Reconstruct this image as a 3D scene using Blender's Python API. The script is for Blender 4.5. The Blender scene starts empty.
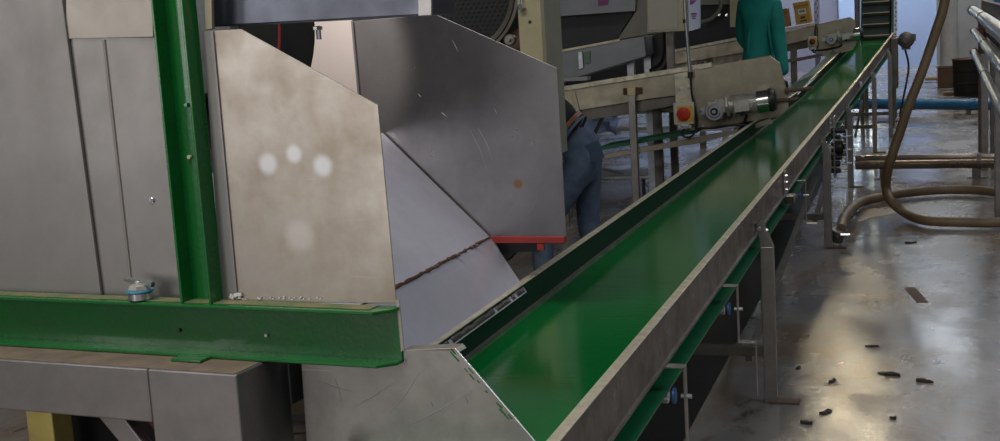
import bpy, bmesh, math, random
from mathutils import Vector, Matrix
random.seed(7)
S = bpy.context.scene
COL = S.collection
V = Vector
# ------------------------------------------------------------------ camera
FP = 1250.0; CX, CY = 500.0, 220.5; ROLL = .06; H = 1.7
def dcam(px, py): return V(((px-CX)/FP, -(py-CY)/FP, -1)).normalized()
yc = dcam(917, 9); zc = yc.cross(dcam(-83, 9+1000*ROLL)).normalized()
if zc.y < 0: zc = -zc
xc = yc.cross(zc).normalized()
CAMP = V((0, 0, H))
def ray(px, py):
    d = dcam(px, py); return V((d.dot(xc), d.dot(yc), d.dot(zc)))
def U(px, py, X=None, Y=None, Z=None):
    d = ray(px, py)
    t = X/d.x if X is not None else (Y/d.y if Y is not None else (Z-H)/d.z)
    return CAMP + d*t
cam = bpy.data.cameras.new('camera'); co = bpy.data.objects.new('camera', cam); COL.objects.link(co)
R = Matrix((xc, yc, zc))            # rows: world axes seen from the camera; maps camera -> world
co.matrix_world = Matrix.Translation(CAMP) @ R.to_4x4()
cam.sensor_fit = 'HORIZONTAL'; cam.sensor_width = 36; cam.lens = FP*36/1000
cam.clip_start = .05; cam.clip_end = 200
S.camera = co

# ------------------------------------------------------------------ materials
def mat(name, col, rough=.5, metal=0., var=0., scale=6., col2=None, bump=0., bscale=60., spec=.5, emit=None, estr=1.,
        stretch=None, rvar=0., coat=0., scratch=0., alpha_col=None, sharp=False):
    m = bpy.data.materials.new(name); m.use_nodes = True
    nt = m.node_tree; N = nt.nodes; L = nt.links
    b = N['Principled BSDF']
    b.inputs['Base Color'].default_value = (*col, 1)
    b.inputs['Roughness'].default_value = rough
    b.inputs['Metallic'].default_value = metal
    b.inputs['Specular IOR Level'].default_value = spec
    b.inputs['Coat Weight'].default_value = coat
    if emit:
        b.inputs['Emission Color'].default_value = (*emit, 1); b.inputs['Emission Strength'].default_value = estr
    tc = N.new('ShaderNodeTexCoord'); mp = N.new('ShaderNodeMapping'); L.new(tc.outputs['Object'], mp.inputs[0])
    if stretch: mp.inputs['Scale'].default_value = stretch
    if col2 or rvar or var:
        no = N.new('ShaderNodeTexNoise'); no.inputs['Scale'].default_value = scale; no.inputs['Detail'].default_value = 7
        no.inputs['Roughness'].default_value = .62
        L.new(mp.outputs[0], no.inputs['Vector'])
        cr = N.new('ShaderNodeValToRGB'); L.new(no.outputs[0], cr.inputs[0])
        lo, hi = (.48, .56) if sharp else (.32, .68)
        cr.color_ramp.elements[0].position = lo; cr.color_ramp.elements[1].position = hi
        c2 = col2 if col2 else tuple(c*(1-var) for c in col)
        cr.color_ramp.elements[0].color = (*col, 1); cr.color_ramp.elements[1].color = (*c2, 1)
        last = cr.outputs[0]
        if scratch:
            s2 = N.new('ShaderNodeTexNoise'); s2.inputs['Scale'].default_value = 2; s2.inputs['Detail'].default_value = 1
            m2 = N.new('ShaderNodeMapping'); L.new(tc.outputs['Object'], m2.inputs[0])
            m2.inputs['Rotation'].default_value = (0, .7, 0); m2.inputs['Scale'].default_value = (2.2, 1, 55)
            L.new(m2.outputs[0], s2.inputs['Vector'])
            r2 = N.new('ShaderNodeValToRGB'); r2.color_ramp.elements[0].position = .70; r2.color_ramp.elements[1].position = .74
            L.new(s2.outputs[0], r2.inputs[0])
            mx = N.new('ShaderNodeMix'); mx.data_type = 'RGBA'; mx.blend_type = 'MIX'
            ma = N.new('ShaderNodeMath'); ma.operation = 'MULTIPLY'; ma.inputs[1].default_value = scratch
            L.new(r2.outputs[0], ma.inputs[0]); L.new(ma.outputs[0], mx.inputs[0])
            L.new(last, mx.inputs[6]); mx.inputs[7].default_value = (min(1, col[0]*1.5), min(1, col[1]*1.5), min(1, col[2]*1.5), 1)
            last = mx.outputs[2]
        L.new(last, b.inputs['Base Color'])
        if rvar:
            mr = N.new('ShaderNodeMapRange'); mr.inputs[1].default_value = .3; mr.inputs[2].default_value = .7
            mr.inputs[3].default_value = max(.03, rough-rvar); mr.inputs[4].default_value = min(1, rough+rvar)
            L.new(no.outputs[0], mr.inputs[0]); L.new(mr.outputs[0], b.inputs['Roughness'])
    if bump:
        nb = N.new('ShaderNodeTexNoise'); nb.inputs['Scale'].default_value = bscale; nb.inputs['Detail'].default_value = 4
        L.new(mp.outputs[0], nb.inputs['Vector'])
        bu = N.new('ShaderNodeBump'); bu.inputs['Strength'].default_value = bump; bu.inputs['Distance'].default_value = .01
        L.new(nb.outputs[0], bu.inputs['Height']); L.new(bu.outputs[0], b.inputs['Normal'])
    return m

M = {}
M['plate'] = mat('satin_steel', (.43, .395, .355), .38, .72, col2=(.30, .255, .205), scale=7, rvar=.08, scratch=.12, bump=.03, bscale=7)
M['panel'] = mat('grey_panel_steel', (.29, .28, .27), .42, .7, col2=(.22, .21, .20), scale=4, rvar=.06, bump=.02, bscale=5)
M['panel2'] = mat('beige_panel_steel', (.37, .34, .305), .45, .65, col2=(.30, .27, .235), scale=5, rvar=.06)
M['dark_plate'] = mat('smoky_steel', (.31, .30, .305), .3, .8, col2=(.21, .205, .21), scale=5, rvar=.04)
M['highlight_plate'] = mat('highlight_steel', (.80, .73, .69), .33, .7, col2=(.7, .63, .6), scale=5, rvar=.05)
M['scratchm'] = mat('scratched_metal', (.45, .44, .43), .45, .5)
M['chute'] = mat('chute_steel', (.74, .73, .82), .38, .6, col2=(.60, .59, .66), scale=6, rvar=.06, scratch=.12)
M['guard'] = mat('scratched_steel', (.33, .315, .295), .38, .7, col2=(.22, .21, .195), scale=9, rvar=.1, scratch=.5)
M['stand'] = mat('stand_steel', (.31, .295, .29), .34, .75, col2=(.21, .20, .195), scale=8, rvar=.06, bump=.03, bscale=14)
M['steel'] = mat('conveyor_steel', (.24, .215, .18), .34, .8, col2=(.15, .125, .10), scale=9, rvar=.1)
M['railtop'] = mat('worn_rail_edge', (.72, .67, .52), .45, .55, col2=(.48, .43, .32), scale=22, rvar=.1)
M['legsteel'] = mat('leg_steel', (.36, .34, .31), .36, .8, col2=(.25, .23, .2), scale=10, rvar=.08)
M['dullsteel'] = mat('dull_steel', (.20, .185, .16), .45, .6, col2=(.14, .125, .1), scale=7, rvar=.08)
M['bluebar'] = mat('blue_grey_steel', (.12, .13, .16), .35, .8, col2=(.085, .09, .115), scale=7, rvar=.08)
M['bright'] = mat('bright_steel', (.75, .76, .76), .2, .95, col2=(.62, .62, .62), scale=10)
M['galv'] = mat('galvanised_steel', (.50, .53, .55), .36, .75, col2=(.36, .38, .39), scale=14)
M['green'] = mat('green_paint', (.003, .115, .018), .26, 0, col2=(.003, .085, .013), scale=9, bump=.07, bscale=90, coat=.3, rvar=.06)
M['grime'] = mat('dusty_film', (.19, .15, .08), .7, 0, col2=(.05, .11, .04), scale=14)
M['brownfilm'] = mat('brown_dust', (.21, .165, .12), .6, .2, col2=(.13, .10, .075), scale=12)
M['belt'] = mat('green_belt', (.0, .12, .02), .13, 0, col2=(.0, .10, .017), scale=3, rvar=.04, bump=.02, bscale=5, stretch=(.5, 14, 1), spec=.45)
M['belt_under'] = mat('green_belt_return', (.002, .12, .045), .4, 0, col2=(.002, .09, .035), scale=4)
M['belt_side'] = mat('green_side_skirt', (.004, .042, .02), .6, 0, col2=(.006, .028, .014), spec=.12, scale=9, stretch=(1, 8, 1))
M['skirt'] = mat('green_stained_skirt', (.20, .26, .19), .3, .3, col2=(.09, .13, .08), scale=9)
M['darkgreen'] = mat('dark_green_paint', (.003, .016, .009), .5, 0, col2=(.003, .01, .006), scale=8)
M['black'] = mat('black_rubber', (.012, .012, .012), .45, 0, col2=(.02, .02, .02), scale=9)
M['black2'] = mat('shade_black', (.01, .012, .01), .5, .2, col2=(.016, .018, .016), scale=30)
M['cream'] = mat('cream_paint', (.44, .40, .255), .42, 0, col2=(.36, .32, .19), scale=6, rvar=.06)
M['olive'] = mat('olive_paint_and_shade', (.25, .245, .185), .45, 0, col2=(.20, .195, .145), scale=5)
M['greypaint'] = mat('grey_machine_paint', (.25, .26, .27), .4, .2, col2=(.20, .21, .215), scale=4)
M['brushed'] = mat('brown_tinted_steel', (.42, .38, .28), .36, .6, col2=(.30, .265, .185), scale=7, rvar=.08)
M['alu'] = mat('cast_aluminium', (.58, .57, .50), .42, .6, col2=(.36, .35, .31), scale=20)
M['white'] = mat('off_white_plastic', (.62, .59, .47), .4, 0, var=.1)
M['signwhite'] = mat('pale_blue_sheet', (.55, .60, .78), .4, 0, var=.08, scale=5)
M['red'] = mat('red_plastic', (.55, .035, .01), .35, 0, var=.15)
M['darkred'] = mat('dull_red_plastic', (.20, .025, .01), .45, 0, var=.2)
M['redpaint'] = mat('red_paint', (.33, .03, .022), .5, 0, var=.3, scale=20)
M['yellow'] = mat('yellow_plastic', (.70, .42, .04), .45, 0, var=.1)
M['capyellow'] = mat('pale_yellow_cap', (.62, .54, .28), .4, 0, var=.1)
M['yellowpost'] = mat('yellow_paint', (.62, .52, .17), .4, 0, col2=(.45, .36, .1), scale=8)
M['carton'] = mat('yellow_carton', (.55, .33, .055), .6, 0, var=.15, scale=8)
M['carton2'] = mat('brown_carton', (.36, .21, .07), .65, 0, var=.2, scale=8)
M['ink'] = mat('dark_ink', (.06, .03, .02), .6)
M['purple'] = mat('purple_ink', (.26, .07, .22), .6)
M['paper'] = mat('white_label', (.7, .68, .62), .6)
M['bluering'] = mat('blue_plastic', (.02, .13, .38), .4)
M['gasket'] = mat('blue_gasket', (.03, .19, .30), .5)
M['bluecloth'] = mat('pale_blue_cloth', (.25, .33, .5), .8, var=.2)
M['rust'] = mat('rusty_weld', (.16, .065, .03), .65, .3, col2=(.07, .035, .025), scale=60, bump=.5, bscale=120)
M['weld'] = mat('weld_bead', (.30, .27, .24), .4, .7, col2=(.10, .06, .045), scale=40, bump=.5, bscale=160)
M['hose'] = mat('tan_hose', (.235, .165, .095), .5, 0, col2=(.17, .115, .062), scale=6, rvar=.08)
M['bluepipe'] = mat('blue_pipe', (.012, .11, .27), .42, 0, col2=(.025, .16, .34), scale=9)
M['pipe'] = mat('stainless_pipe', (.55, .55, .52), .3, .9)
M['floorpipe'] = mat('brown_steel_pipe', (.36, .29, .23), .24, .85, col2=(.25, .19, .14), scale=5, rvar=.06)
M['ibeam'] = mat('red_oxide_paint', (.15, .06, .04), .6, 0, col2=(.09, .045, .035), scale=8)
M['drum'] = mat('backdrop_black', (.003, .0025, .0025), .8, 0, var=.3)
M['conc'] = mat('column_concrete', (.50, .50, .48), .75, 0, col2=(.38, .37, .35), scale=3, bump=.2, bscale=12)
M['brown'] = mat('brown_board', (.14, .085, .05), .7, 0, var=.3)
M['jeans'] = mat('blue_denim', (.05, .085, .14), .85, 0, col2=(.13, .18, .24), scale=9, bump=.15, bscale=260)
M['stitch'] = mat('pale_denim', (.08, .125, .18), .85)
M['shirt'] = mat('black_shirt', (.014, .015, .018), .85, var=.3)
M['leather'] = mat('brown_leather', (.22, .065, .025), .45, var=.35, scale=15)
M['coat'] = mat('teal_coat', (.0, .24, .19), .75, 0, col2=(.0, .17, .145), scale=6)
M['skin'] = mat('skin', (.20, .105, .065), .5, var=.1)
M['hair'] = mat('dark_hair', (.012, .01, .009), .6)
M['glove'] = mat('black_glove', (.012, .012, .014), .6)
M['leaf'] = mat('dead_leaf', (.05, .03, .018), .7, var=.5, scale=30)
M['lamp'] = mat('lamp_glass', (.9, .85, .7), .4, emit=(1, .84, .55), estr=130)
M['added_pane'] = mat('glowing_glass', (.8, .85, .8), .3, emit=(.86, .95, .82), estr=13)
M['wallblue'] = mat('pale_blue_wall', (.29, .355, .52), .6, 0, col2=(.26, .32, .48), scale=.7, rvar=.05)
M['wallpurple'] = mat('grey_violet_panel', (.21, .205, .27), .6, 0, col2=(.17, .165, .22), scale=1)
M['walllight'] = mat('light_blue_pillar', (.36, .46, .68), .55, 0, var=.08)
M['wallgrey'] = mat('grey_brown_wall', (.17, .155, .145), .75, 0, col2=(.13, .12, .11), scale=1.2)
M['walldark'] = mat('reflection_band_dark', (.10, .10, .10), .8, 0, col2=(.075, .075, .08), scale=1)
M['ceil'] = mat('ceiling_sheet', (.022, .022, .022), .8, 0, var=.2, scale=1)

# soft round spots mixed into a base colour: three pale discs on the side plate
def soft_spots(m, spots, col=(.62, .64, .66), amt=.75):
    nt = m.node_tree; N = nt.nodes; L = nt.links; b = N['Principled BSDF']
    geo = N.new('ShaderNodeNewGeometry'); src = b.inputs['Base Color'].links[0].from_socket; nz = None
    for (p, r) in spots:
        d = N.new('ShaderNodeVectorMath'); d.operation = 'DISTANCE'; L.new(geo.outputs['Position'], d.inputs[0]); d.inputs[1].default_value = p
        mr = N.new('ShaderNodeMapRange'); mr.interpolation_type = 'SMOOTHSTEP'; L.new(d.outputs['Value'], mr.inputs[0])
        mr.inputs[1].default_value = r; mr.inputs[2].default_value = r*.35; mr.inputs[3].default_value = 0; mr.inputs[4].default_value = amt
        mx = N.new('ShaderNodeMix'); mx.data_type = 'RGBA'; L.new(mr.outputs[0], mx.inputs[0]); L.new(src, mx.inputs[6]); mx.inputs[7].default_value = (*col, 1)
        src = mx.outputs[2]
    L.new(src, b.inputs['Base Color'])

# wet concrete floor
def floor_mat():
    m = bpy.data.materials.new('wet_concrete'); m.use_nodes = True; nt = m.node_tree; N = nt.nodes; L = nt.links; b = N['Principled BSDF']
    tc = N.new('ShaderNodeTexCoord')
    def noise(sc, det=6, vec=None, stretch=None):
        n = N.new('ShaderNodeTexNoise'); n.inputs['Scale'].default_value = sc; n.inputs['Detail'].default_value = det; n.inputs['Roughness'].default_value = .62
        if stretch:
            mp = N.new('ShaderNodeMapping'); mp.inputs['Scale'].default_value = stretch; L.new(tc.outputs['Object'], mp.inputs[0]); L.new(mp.outputs[0], n.inputs['Vector'])
        else: L.new(tc.outputs['Object'], n.inputs['Vector'])
        return n
    def ramp(n, a, bb, c1, c2):
        r = N.new('ShaderNodeValToRGB'); L.new(n.outputs[0], r.inputs[0]); r.color_ramp.elements[0].position = a; r.color_ramp.elements[1].position = bb
        r.color_ramp.elements[0].color = (*c1, 1); r.color_ramp.elements[1].color = (*c2, 1); return r
    def mix(f, a, c):
        x = N.new('ShaderNodeMix'); x.data_type = 'RGBA'; L.new(f, x.inputs[0]); L.new(a, x.inputs[6])
        if isinstance(c, tuple): x.inputs[7].default_value = (*c, 1)
        else: L.new(c, x.inputs[7])
        return x.outputs[2]
    base = ramp(noise(.9), .35, .65, (.31, .29, .265), (.20, .19, .185)).outputs[0]
    f1 = ramp(noise(1.1, 8, stretch=(1, .55, 1)), .47, .60, (0, 0, 0), (1, 1, 1)).outputs[0]
    c = mix(f1, base, (.20, .14, .085))
    f2 = ramp(noise(5, 5, stretch=(1, .5, 1)), .58, .70, (0, 0, 0), (.85, .85, .85)).outputs[0]
    c = mix(f2, c, (.075, .058, .045))
    f3 = ramp(noise(26, 3), .66, .76, (0, 0, 0), (.5, .5, .5)).outputs[0]
    c = mix(f3, c, (.05, .04, .035))
    L.new(c, b.inputs['Base Color'])
    rr = N.new('ShaderNodeMapRange'); L.new(noise(1.4, 7, stretch=(1, .6, 1)).outputs[0], rr.inputs[0]); rr.inputs[1].default_value = .38; rr.inputs[2].default_value = .62
    rr.inputs[3].default_value = .10; rr.inputs[4].default_value = .34; L.new(rr.outputs[0], b.inputs['Roughness'])
    nb = noise(34, 5); bu = N.new('ShaderNodeBump'); bu.inputs['Strength'].default_value = .12; bu.inputs['Distance'].default_value = .01
    L.new(nb.outputs[0], bu.inputs['Height'])
    nb2 = noise(3.5, 3); bu2 = N.new('ShaderNodeBump'); bu2.inputs['Strength'].default_value = .12; bu2.inputs['Distance'].default_value = .02
    L.new(nb2.outputs[0], bu2.inputs['Height']); L.new(bu.outputs[0], bu2.inputs['Normal']); L.new(bu2.outputs[0], b.inputs['Normal'])
    b.inputs['Specular IOR Level'].default_value = .7
    return m
M['floor'] = floor_mat()

# ------------------------------------------------------------------ mesh helpers
WL = {}
def place(o, org, parent):
    WL[o.name] = org.copy()
    if parent is not None:
        o.parent = parent; o.location = org - WL[parent.name]
    else: o.location = org
def thing(name, label, cat, loc, group=None):
    o = bpy.data.objects.new(name, None); COL.objects.link(o); o.empty_display_size = .1
    loc = V(loc); place(o, loc, None); o['label'] = label; o['category'] = cat
    if group: o['group'] = group
    return o
def tag(o, label, cat, group=None, kind=None):
    o['label'] = label; o['category'] = cat
    if group: o['group'] = group
    if kind: o['kind'] = kind
    return o
class MB:
    def __init__(s): s.v = []; s.f = []; s.mi = []; s.cur = 0
    def add(s, vs, fs):
        n = len(s.v); s.v += [V(p) for p in vs]; s.f += [tuple(i+n for i in f) for f in fs]; s.mi += [s.cur]*len(fs); return s
    def prism(s, pts, vec):
        n = len(pts); vec = V(vec); pts = [V(p) for p in pts]
        return s.add(pts+[p+vec for p in pts], [tuple(range(n))[::-1], tuple(range(n, 2*n))]+[(i, (i+1) % n, (i+1) % n+n, i+n) for i in range(n)])
    def box(s, c, d, ax=None):
        ax = ax or (V((1, 0, 0)), V((0, 1, 0)), V((0, 0, 1))); c = V(c)
        vs = [c+ax[0]*(x*d[0]/2)+ax[1]*(y*d[1]/2)+ax[2]*(z*d[2]/2) for x in (-1, 1) for y in (-1, 1) for z in (-1, 1)]
        return s.add(vs, [(0, 1, 3, 2), (4, 6, 7, 5), (0, 4, 5, 1), (2, 3, 7, 6), (0, 2, 6, 4), (1, 5, 7, 3)])
    def b2(s, a, b): a = V(a); b = V(b); return s.box((a+b)/2, [abs(x) for x in (b-a)])
    def beam(s, p, q, w, h, up=(0, 0, 1)):
        p = V(p); q = V(q); d = (q-p); l = d.length; d.normalize(); sd = d.cross(V(up)).normalized(); u = sd.cross(d)
        return s.box((p+q)/2, (l, w, h), (d, sd, u))
    def tube(s, pts, r, n=10, caps=True):
        pts = [V(p) for p in pts]; m = len(pts); rr = r if isinstance(r, (list, tuple)) else [r]*m
        up = None; rings = []
        for i, p in enumerate(pts):
            t = (pts[min(i+1, m-1)]-pts[max(i-1, 0)]).normalized()
            if up is None:
                up = V((0, 0, 1)) if abs(t.z) < .9 else V((1, 0, 0))
            a = (up-t*up.dot(t)).normalized(); up = a; b = t.cross(a)
            rings.append([p+(a*math.cos(2*math.pi*k/n)+b*math.sin(2*math.pi*k/n))*rr[i] for k in range(n)])
        vs = [v for rg in rings for v in rg]
        fs = [(i*n+k, i*n+(k+1) % n, (i+1)*n+(k+1) % n, (i+1)*n+k) for i in range(m-1) for k in range(n)]
        if caps: fs += [tuple(range(n))[::-1], tuple(range((m-1)*n, m*n))]
        return s.add(vs, fs)
    def lathe(s, prof, o, ax, n=24):
        o = V(o); ax = V(ax).normalized(); a = ax.orthogonal().normalized(); b = ax.cross(a); m = len(prof)
        vs = [o+ax*t+(a*math.cos(2*math.pi*k/n)+b*math.sin(2*math.pi*k/n))*max(r, 1e-5) for r, t in prof for k in range(n)]
        fs = [(i*n+k, i*n+(k+1) % n, (i+1)*n+(k+1) % n, (i+1)*n+k) for i in range(m-1) for k in range(n)]
        fs += [tuple(range(n))[::-1], tuple(range((m-1)*n, m*n))]
        return s.add(vs, fs)
    def ring(s, prof, o, ax, n=24):
        o = V(o); ax = V(ax).normalized(); a = ax.orthogonal().normalized(); b = ax.cross(a); m = len(prof)
        vs = [o+ax*t+(a*math.cos(2*math.pi*k/n)+b*math.sin(2*math.pi*k/n))*r for r, t in prof for k in range(n)]
        return s.add(vs, [(i*n+k, i*n+(k+1) % n, ((i+1) % m)*n+(k+1) % n, ((i+1) % m)*n+k) for i in range(m) for k in range(n)])
    def cyl(s, o, ax, r, l, n=16):
        e = min(r, l)*.12; return s.lathe([(r-e, 0), (r, e), (r, l-e), (r-e, l)], o, ax, n)
    def build(s, name, m, parent=None, bevel=0, smooth=True, org=None, subs=0):
        xs = [v for v in s.v]; lo = V([min(v[i] for v in xs) for i in range(3)]); hi = V([max(v[i] for v in xs) for i in range(3)])
        if org is None: org = V(((lo.x+hi.x)/2, (lo.y+hi.y)/2, lo.z))
        me = bpy.data.meshes.new(name); me.from_pydata([v-org for v in s.v], [], s.f)
        ms = m if isinstance(m, (list, tuple)) else [m]
        for k in ms: me.materials.append(M[k])
        for p, i in zip(me.polygons, s.mi): p.material_index = i
        bm = bmesh.new(); bm.from_mesh(me); bmesh.ops.recalc_face_normals(bm, faces=bm.faces)
        for f in bm.faces: f.smooth = smooth
        for e in bm.edges:
            if len(e.link_faces) == 2 and e.calc_face_angle(3) > math.radians(38): e.smooth = False
        bm.to_mesh(me); bm.free()
        o = bpy.data.objects.new(name, me); COL.objects.link(o); place(o, V(org), parent)
        if bevel:
            md = o.modifiers.new('bevel', 'BEVEL'); md.width = bevel; md.segments = 2; md.limit_method = 'ANGLE'; md.harden_normals = False
        if subs:
            md = o.modifiers.new('subdivision', 'SUBSURF'); md.levels = subs; md.render_levels = subs
        return o
def struct(o, nm=None): o['kind'] = 'structure'; return o
def spline(pts, k=8):
    pts = [V(p) for p in pts]; P = [pts[0]*2-pts[1]]+pts+[pts[-1]*2-pts[-2]]; out = []
    for i in range(1, len(P)-2):
        for j in range(k):
            t = j/k; a, b, c, d = P[i-1], P[i], P[i+1], P[i+2]
            out.append(.5*((2*b)+(c-a)*t+(2*a-5*b+4*c-d)*t*t+(3*b-a-3*c+d)*t**3))
    return out+[pts[-1]]

# ------------------------------------------------------------------ setting
CEIL = 6.2
struct(MB().b2((-10, -6, -.2), (6, 40.5, 0)).build('floor', 'floor', smooth=False, org=V((0, 0, 0))))
wb = struct(MB().b2((-10, 40, 0), (.55, 40.3, CEIL)).build('wall_back', 'wallblue', smooth=False))
a = U(819, 20, Y=39.9); b = U(838, 20, Y=39.9)
struct(MB().b2((a.x-1.6, 39.86, 0), (b.x, 40, 4.3)).build('trim_1', 'wallpurple', smooth=False))
a = U(839, 20, Y=39.7); b = U(857, 20, Y=39.7)
struct(MB().b2((a.x, 39.6, 0), (b.x, 40, CEIL)).build('trim_2', 'walllight', smooth=False))
struct(MB().b2((.55, 40, 0), (6, 40.3, CEIL)).build('wall_back_recess', 'wallgrey', smooth=False))['kind'] = 'structure'
struct(MB().b2((-10.3, -6, 0), (-10, 40.3, CEIL)).build('wall_left', 'walldark', smooth=False))
struct(MB().b2((6, -6, 0), (6.3, 40.3, CEIL)).build('wall_right', 'wallgrey', smooth=False))
struct(MB().b2((-10.3, 1, CEIL), (6.3, 40.3, CEIL+.2)).build('ceiling', 'ceil', smooth=False))
struct(MB().b2((-10, 39.8, 3.95), (.55, 40, CEIL)).build('reflection_band', 'walldark', smooth=False))  # unseen dark band added to limit the wall's reflection in the belt
# high windows added in the far wall, out of view, for the belt to mirror
for k, x_ in enumerate((-4.7, -2.9)):
    x1_ = x_+1.5
    pn = struct(MB().b2((x_, 39.93, 2.5), (x1_, 39.96, 3.8)).build('added_window_%d' % (k+1), 'added_pane', smooth=False))
    fr = MB()
    for a_, b_ in (((x_-.05, 2.45), (x_, 3.85)), ((x1_, 2.45), (x1_+.05, 3.85)), ((x_, 2.45), (x1_, 2.5)), ((x_, 3.8), (x1_, 3.85)), (((x_+x1_)/2-.02, 2.5), ((x_+x1_)/2+.02, 3.8))):
        fr.b2((a_[0], 39.90, a_[1]), (b_[0], 39.97, b_[1]))
    fr.build('added_window_frame', 'walllight', pn, smooth=False)
# round concrete column beside the drum
a = U(940, 50, Y=31); b = U(958.5, 50, Y=31); r = (b.x-a.x)/2
tag(MB().lathe([(r*1.05, 0), (r, .1), (r*.98, 2), (r*.98, CEIL)], ((a.x+b.x)/2, 31, 0), (0, 0, 1), 28).build('concrete_column', 'conc'), 'tall round pale concrete column standing behind the black drum', 'column')

# ------------------------------------------------------------------ main belt conveyor
XR, XL = -.68, -1.22
ZT = .9; ZB = .79
K0, K1, K2 = 2.25, 14.0, 19.0
er = U(894, 31, Y=K2); el = U(858, 36, Y=K2)
def sec(y):            # right/left edge and top height at y
    if y <= K1: return XR, XL, ZT
    t = (y-K1)/(K2-K1); return XR+(er.x-XR)*t, XL+(el.x-XL)*t, ZT+((er.z+el.z)/2-ZT)*t
conv = thing('belt_conveyor', 'long belt conveyor with glossy green belt in a steel trough running away from us', 'conveyor', (-.95, 8, 0))
YS = [K0, K1, K2]
def run(prof, ys=YS):   # sweep a closed (x from right edge, z from top) profile; side -1 right rail, +1 left
    mb = MB(); n = len(prof(ys[0])); vs = []
    for y in ys: vs += [V((x, y, z)) for x, z in prof(y)]
    fs = [(i*n+k, i*n+(k+1) % n, (i+1)*n+(k+1) % n, (i+1)*n+k) for i in range(len(ys)-1) for k in range(n)]
    fs += [tuple(range(n)), tuple(range((len(ys)-1)*n, len(ys)*n))]
    return mb.add(vs, fs)
def rect(fx0, z0, fx1, z1):
    return lambda y: [(fx0(y), sec(y)[2]+z0), (fx1(y), sec(y)[2]+z0), (fx1(y), sec(y)[2]+z1), (fx0(y), sec(y)[2]+z1)]
XRf = lambda o: (lambda y: sec(y)[0]+o)
XLf = lambda o: (lambda y: sec(y)[1]+o)
run(rect(XLf(.004), -.107, XRf(-.004), -.10)).build('belt', 'belt', conv, smooth=False, org=V((-.95, 8, .78)))
run(rect(XRf(-.003), -.13, XRf(0), -.002)).build('side_rail', 'steel', conv, smooth=False)
run(rect(XRf(-.024), -.004, XRf(.003), 0)).build('rail_edge', 'railtop', conv, .0012, smooth=False)
run(rect(XRf(-.03), -.138, XRf(.010), -.130)).build('bottom_flange', 'dullsteel', conv, smooth=False)
run(rect(XLf(-.004), -.205, XLf(0), -.002), [2.52, K1, K2]).build('side_wall', 'belt_side', conv, smooth=False)
run(rect(XLf(-.02), -.004, XLf(.008), 0), [2.52, K1, K2]).build('rail_edge', 'railtop', conv, .0012, smooth=False)
run(rect(XLf(0), -.10, XLf(.012), -.092), [2.52, K1, K2]).build('seal_strip', 'dullsteel', conv, smooth=False)
run(rect(XLf(.02), -.210, XRf(.015), -.203), [2.3, K1, K2-.2]).build('return_belt', 'belt_under', conv, smooth=False, org=V((-.95, 8, .59)))
# flared stained skirt beside the far half of the left wall
q = [U(793, 84, Y=13.6), U(819, 64, Y=15.9), U(848, 41, Y=18.9)]
vs = []; ys = [10.6, 13.6, 15.9, 18.6]
top = [V((XL-.03, 10.6, .93)), q[0], q[1], V((q[2].x, 18.6, q[2].z))]
mb = MB()
for y, t in zip(ys, top):
    x0, xl, z = sec(y); t = V((min(t.x, xl-.03), y, max(t.z, z+.02))); vs += [V((xl-.006, y, z-.04)), t, t+V((-.004, 0, .0)), V((xl-.02, y, z-.05))]
mb.add(vs, [(i*4+k, i*4+(k+1) % 4, i*4+4+(k+1) % 4, i*4+4+k) for i in range(3) for k in range(4)]+[(0, 1, 2, 3), (12, 13, 14, 15)])
mb.build('side_skirt', 'skirt', conv, smooth=False)
# near hangers carrying the return rollers
def hanger(y, drop=.255, roller=True, extra=False):
    x = XR+.022; zt = sec(y)[2]-.138
    x = sec(y)[0]+.012
    mb = MB()
    mb.b2((x-.02, y-.02, zt-.004), (x+.05, y+.02, zt)).b2((x+.046, y-.02, zt-drop), (x+.05, y+.02, zt)).b2((x+.046, y-.02, zt-drop), (x+.11, y+.02, zt-drop+.004))
    if extra: mb.b2((x+.106, y-.012, zt-drop-.2), (x+.11, y+.012, zt-drop+.004))
    h = mb.build('roller_hanger', 'legsteel', conv, .001, smooth=False)
    if roller:
        MB().cyl((x-.46, y, zt-.087), (1, 0, 0), .022, .46, 20).build('return_roller', 'bright', conv)
        MB().cyl((x+.012, y, zt-.087), (1, 0, 0), .023, .008, 20).build('roller_cap', 'bluering', conv)
        MB().cyl((x+.035, y, zt-.087), (1, 0, 0), .007, .03, 8).build('axle_bolt', 'galv', conv)
    return h
hanger(3.34); hanger(4.42, .21, True, True)
hanger(7.35); hanger(11.4); hanger(13.2)
# supports
def support(y, dy=0, full=True):
    x, xl, z = sec(y); zt = z-.19
    zt2 = z-.13
    for sx, xx in ((1, x+.045), (-1, xl-.045)):
        mb = MB()
        w = .056
        mb.box((xx, y, zt/2), (w, .05, zt))
        mb.prism([V((xx+w/2*sx, y-.025, zt)), V((xx-w/2*sx, y-.025, zt)), V((xx-.042*sx, y-.025, zt2+.04)), V((xx-.018*sx, y-.025, zt2+.055))], (0, .05, 0))
        lg = mb.build('support_leg', 'legsteel', conv, .003, smooth=False)
        MB().box((xx+.06*sx, y, .005), (.13, .07, .01)).build('foot_plate', 'brown', lg, .001)
        MB().cyl((xx-.03*sx, y-.035, zt2+.02), (0, 1, 0), .009, .07, 8).cyl((xx-.038*sx, y+.0, zt2+.01), (sx, 0, 0), .009, .045, 8).build('bolt', 'bright', lg)
    MB().box(((x+xl)/2, y, .235 if y < 12 else .32), (x-xl+.04, .035, .045)).build('cross_bar', 'dullsteel', conv, .002)
SUP = [2.4, 5.5, 9.35, 12.7, 15.84, 17.84]
for y in SUP: support(y)
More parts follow.
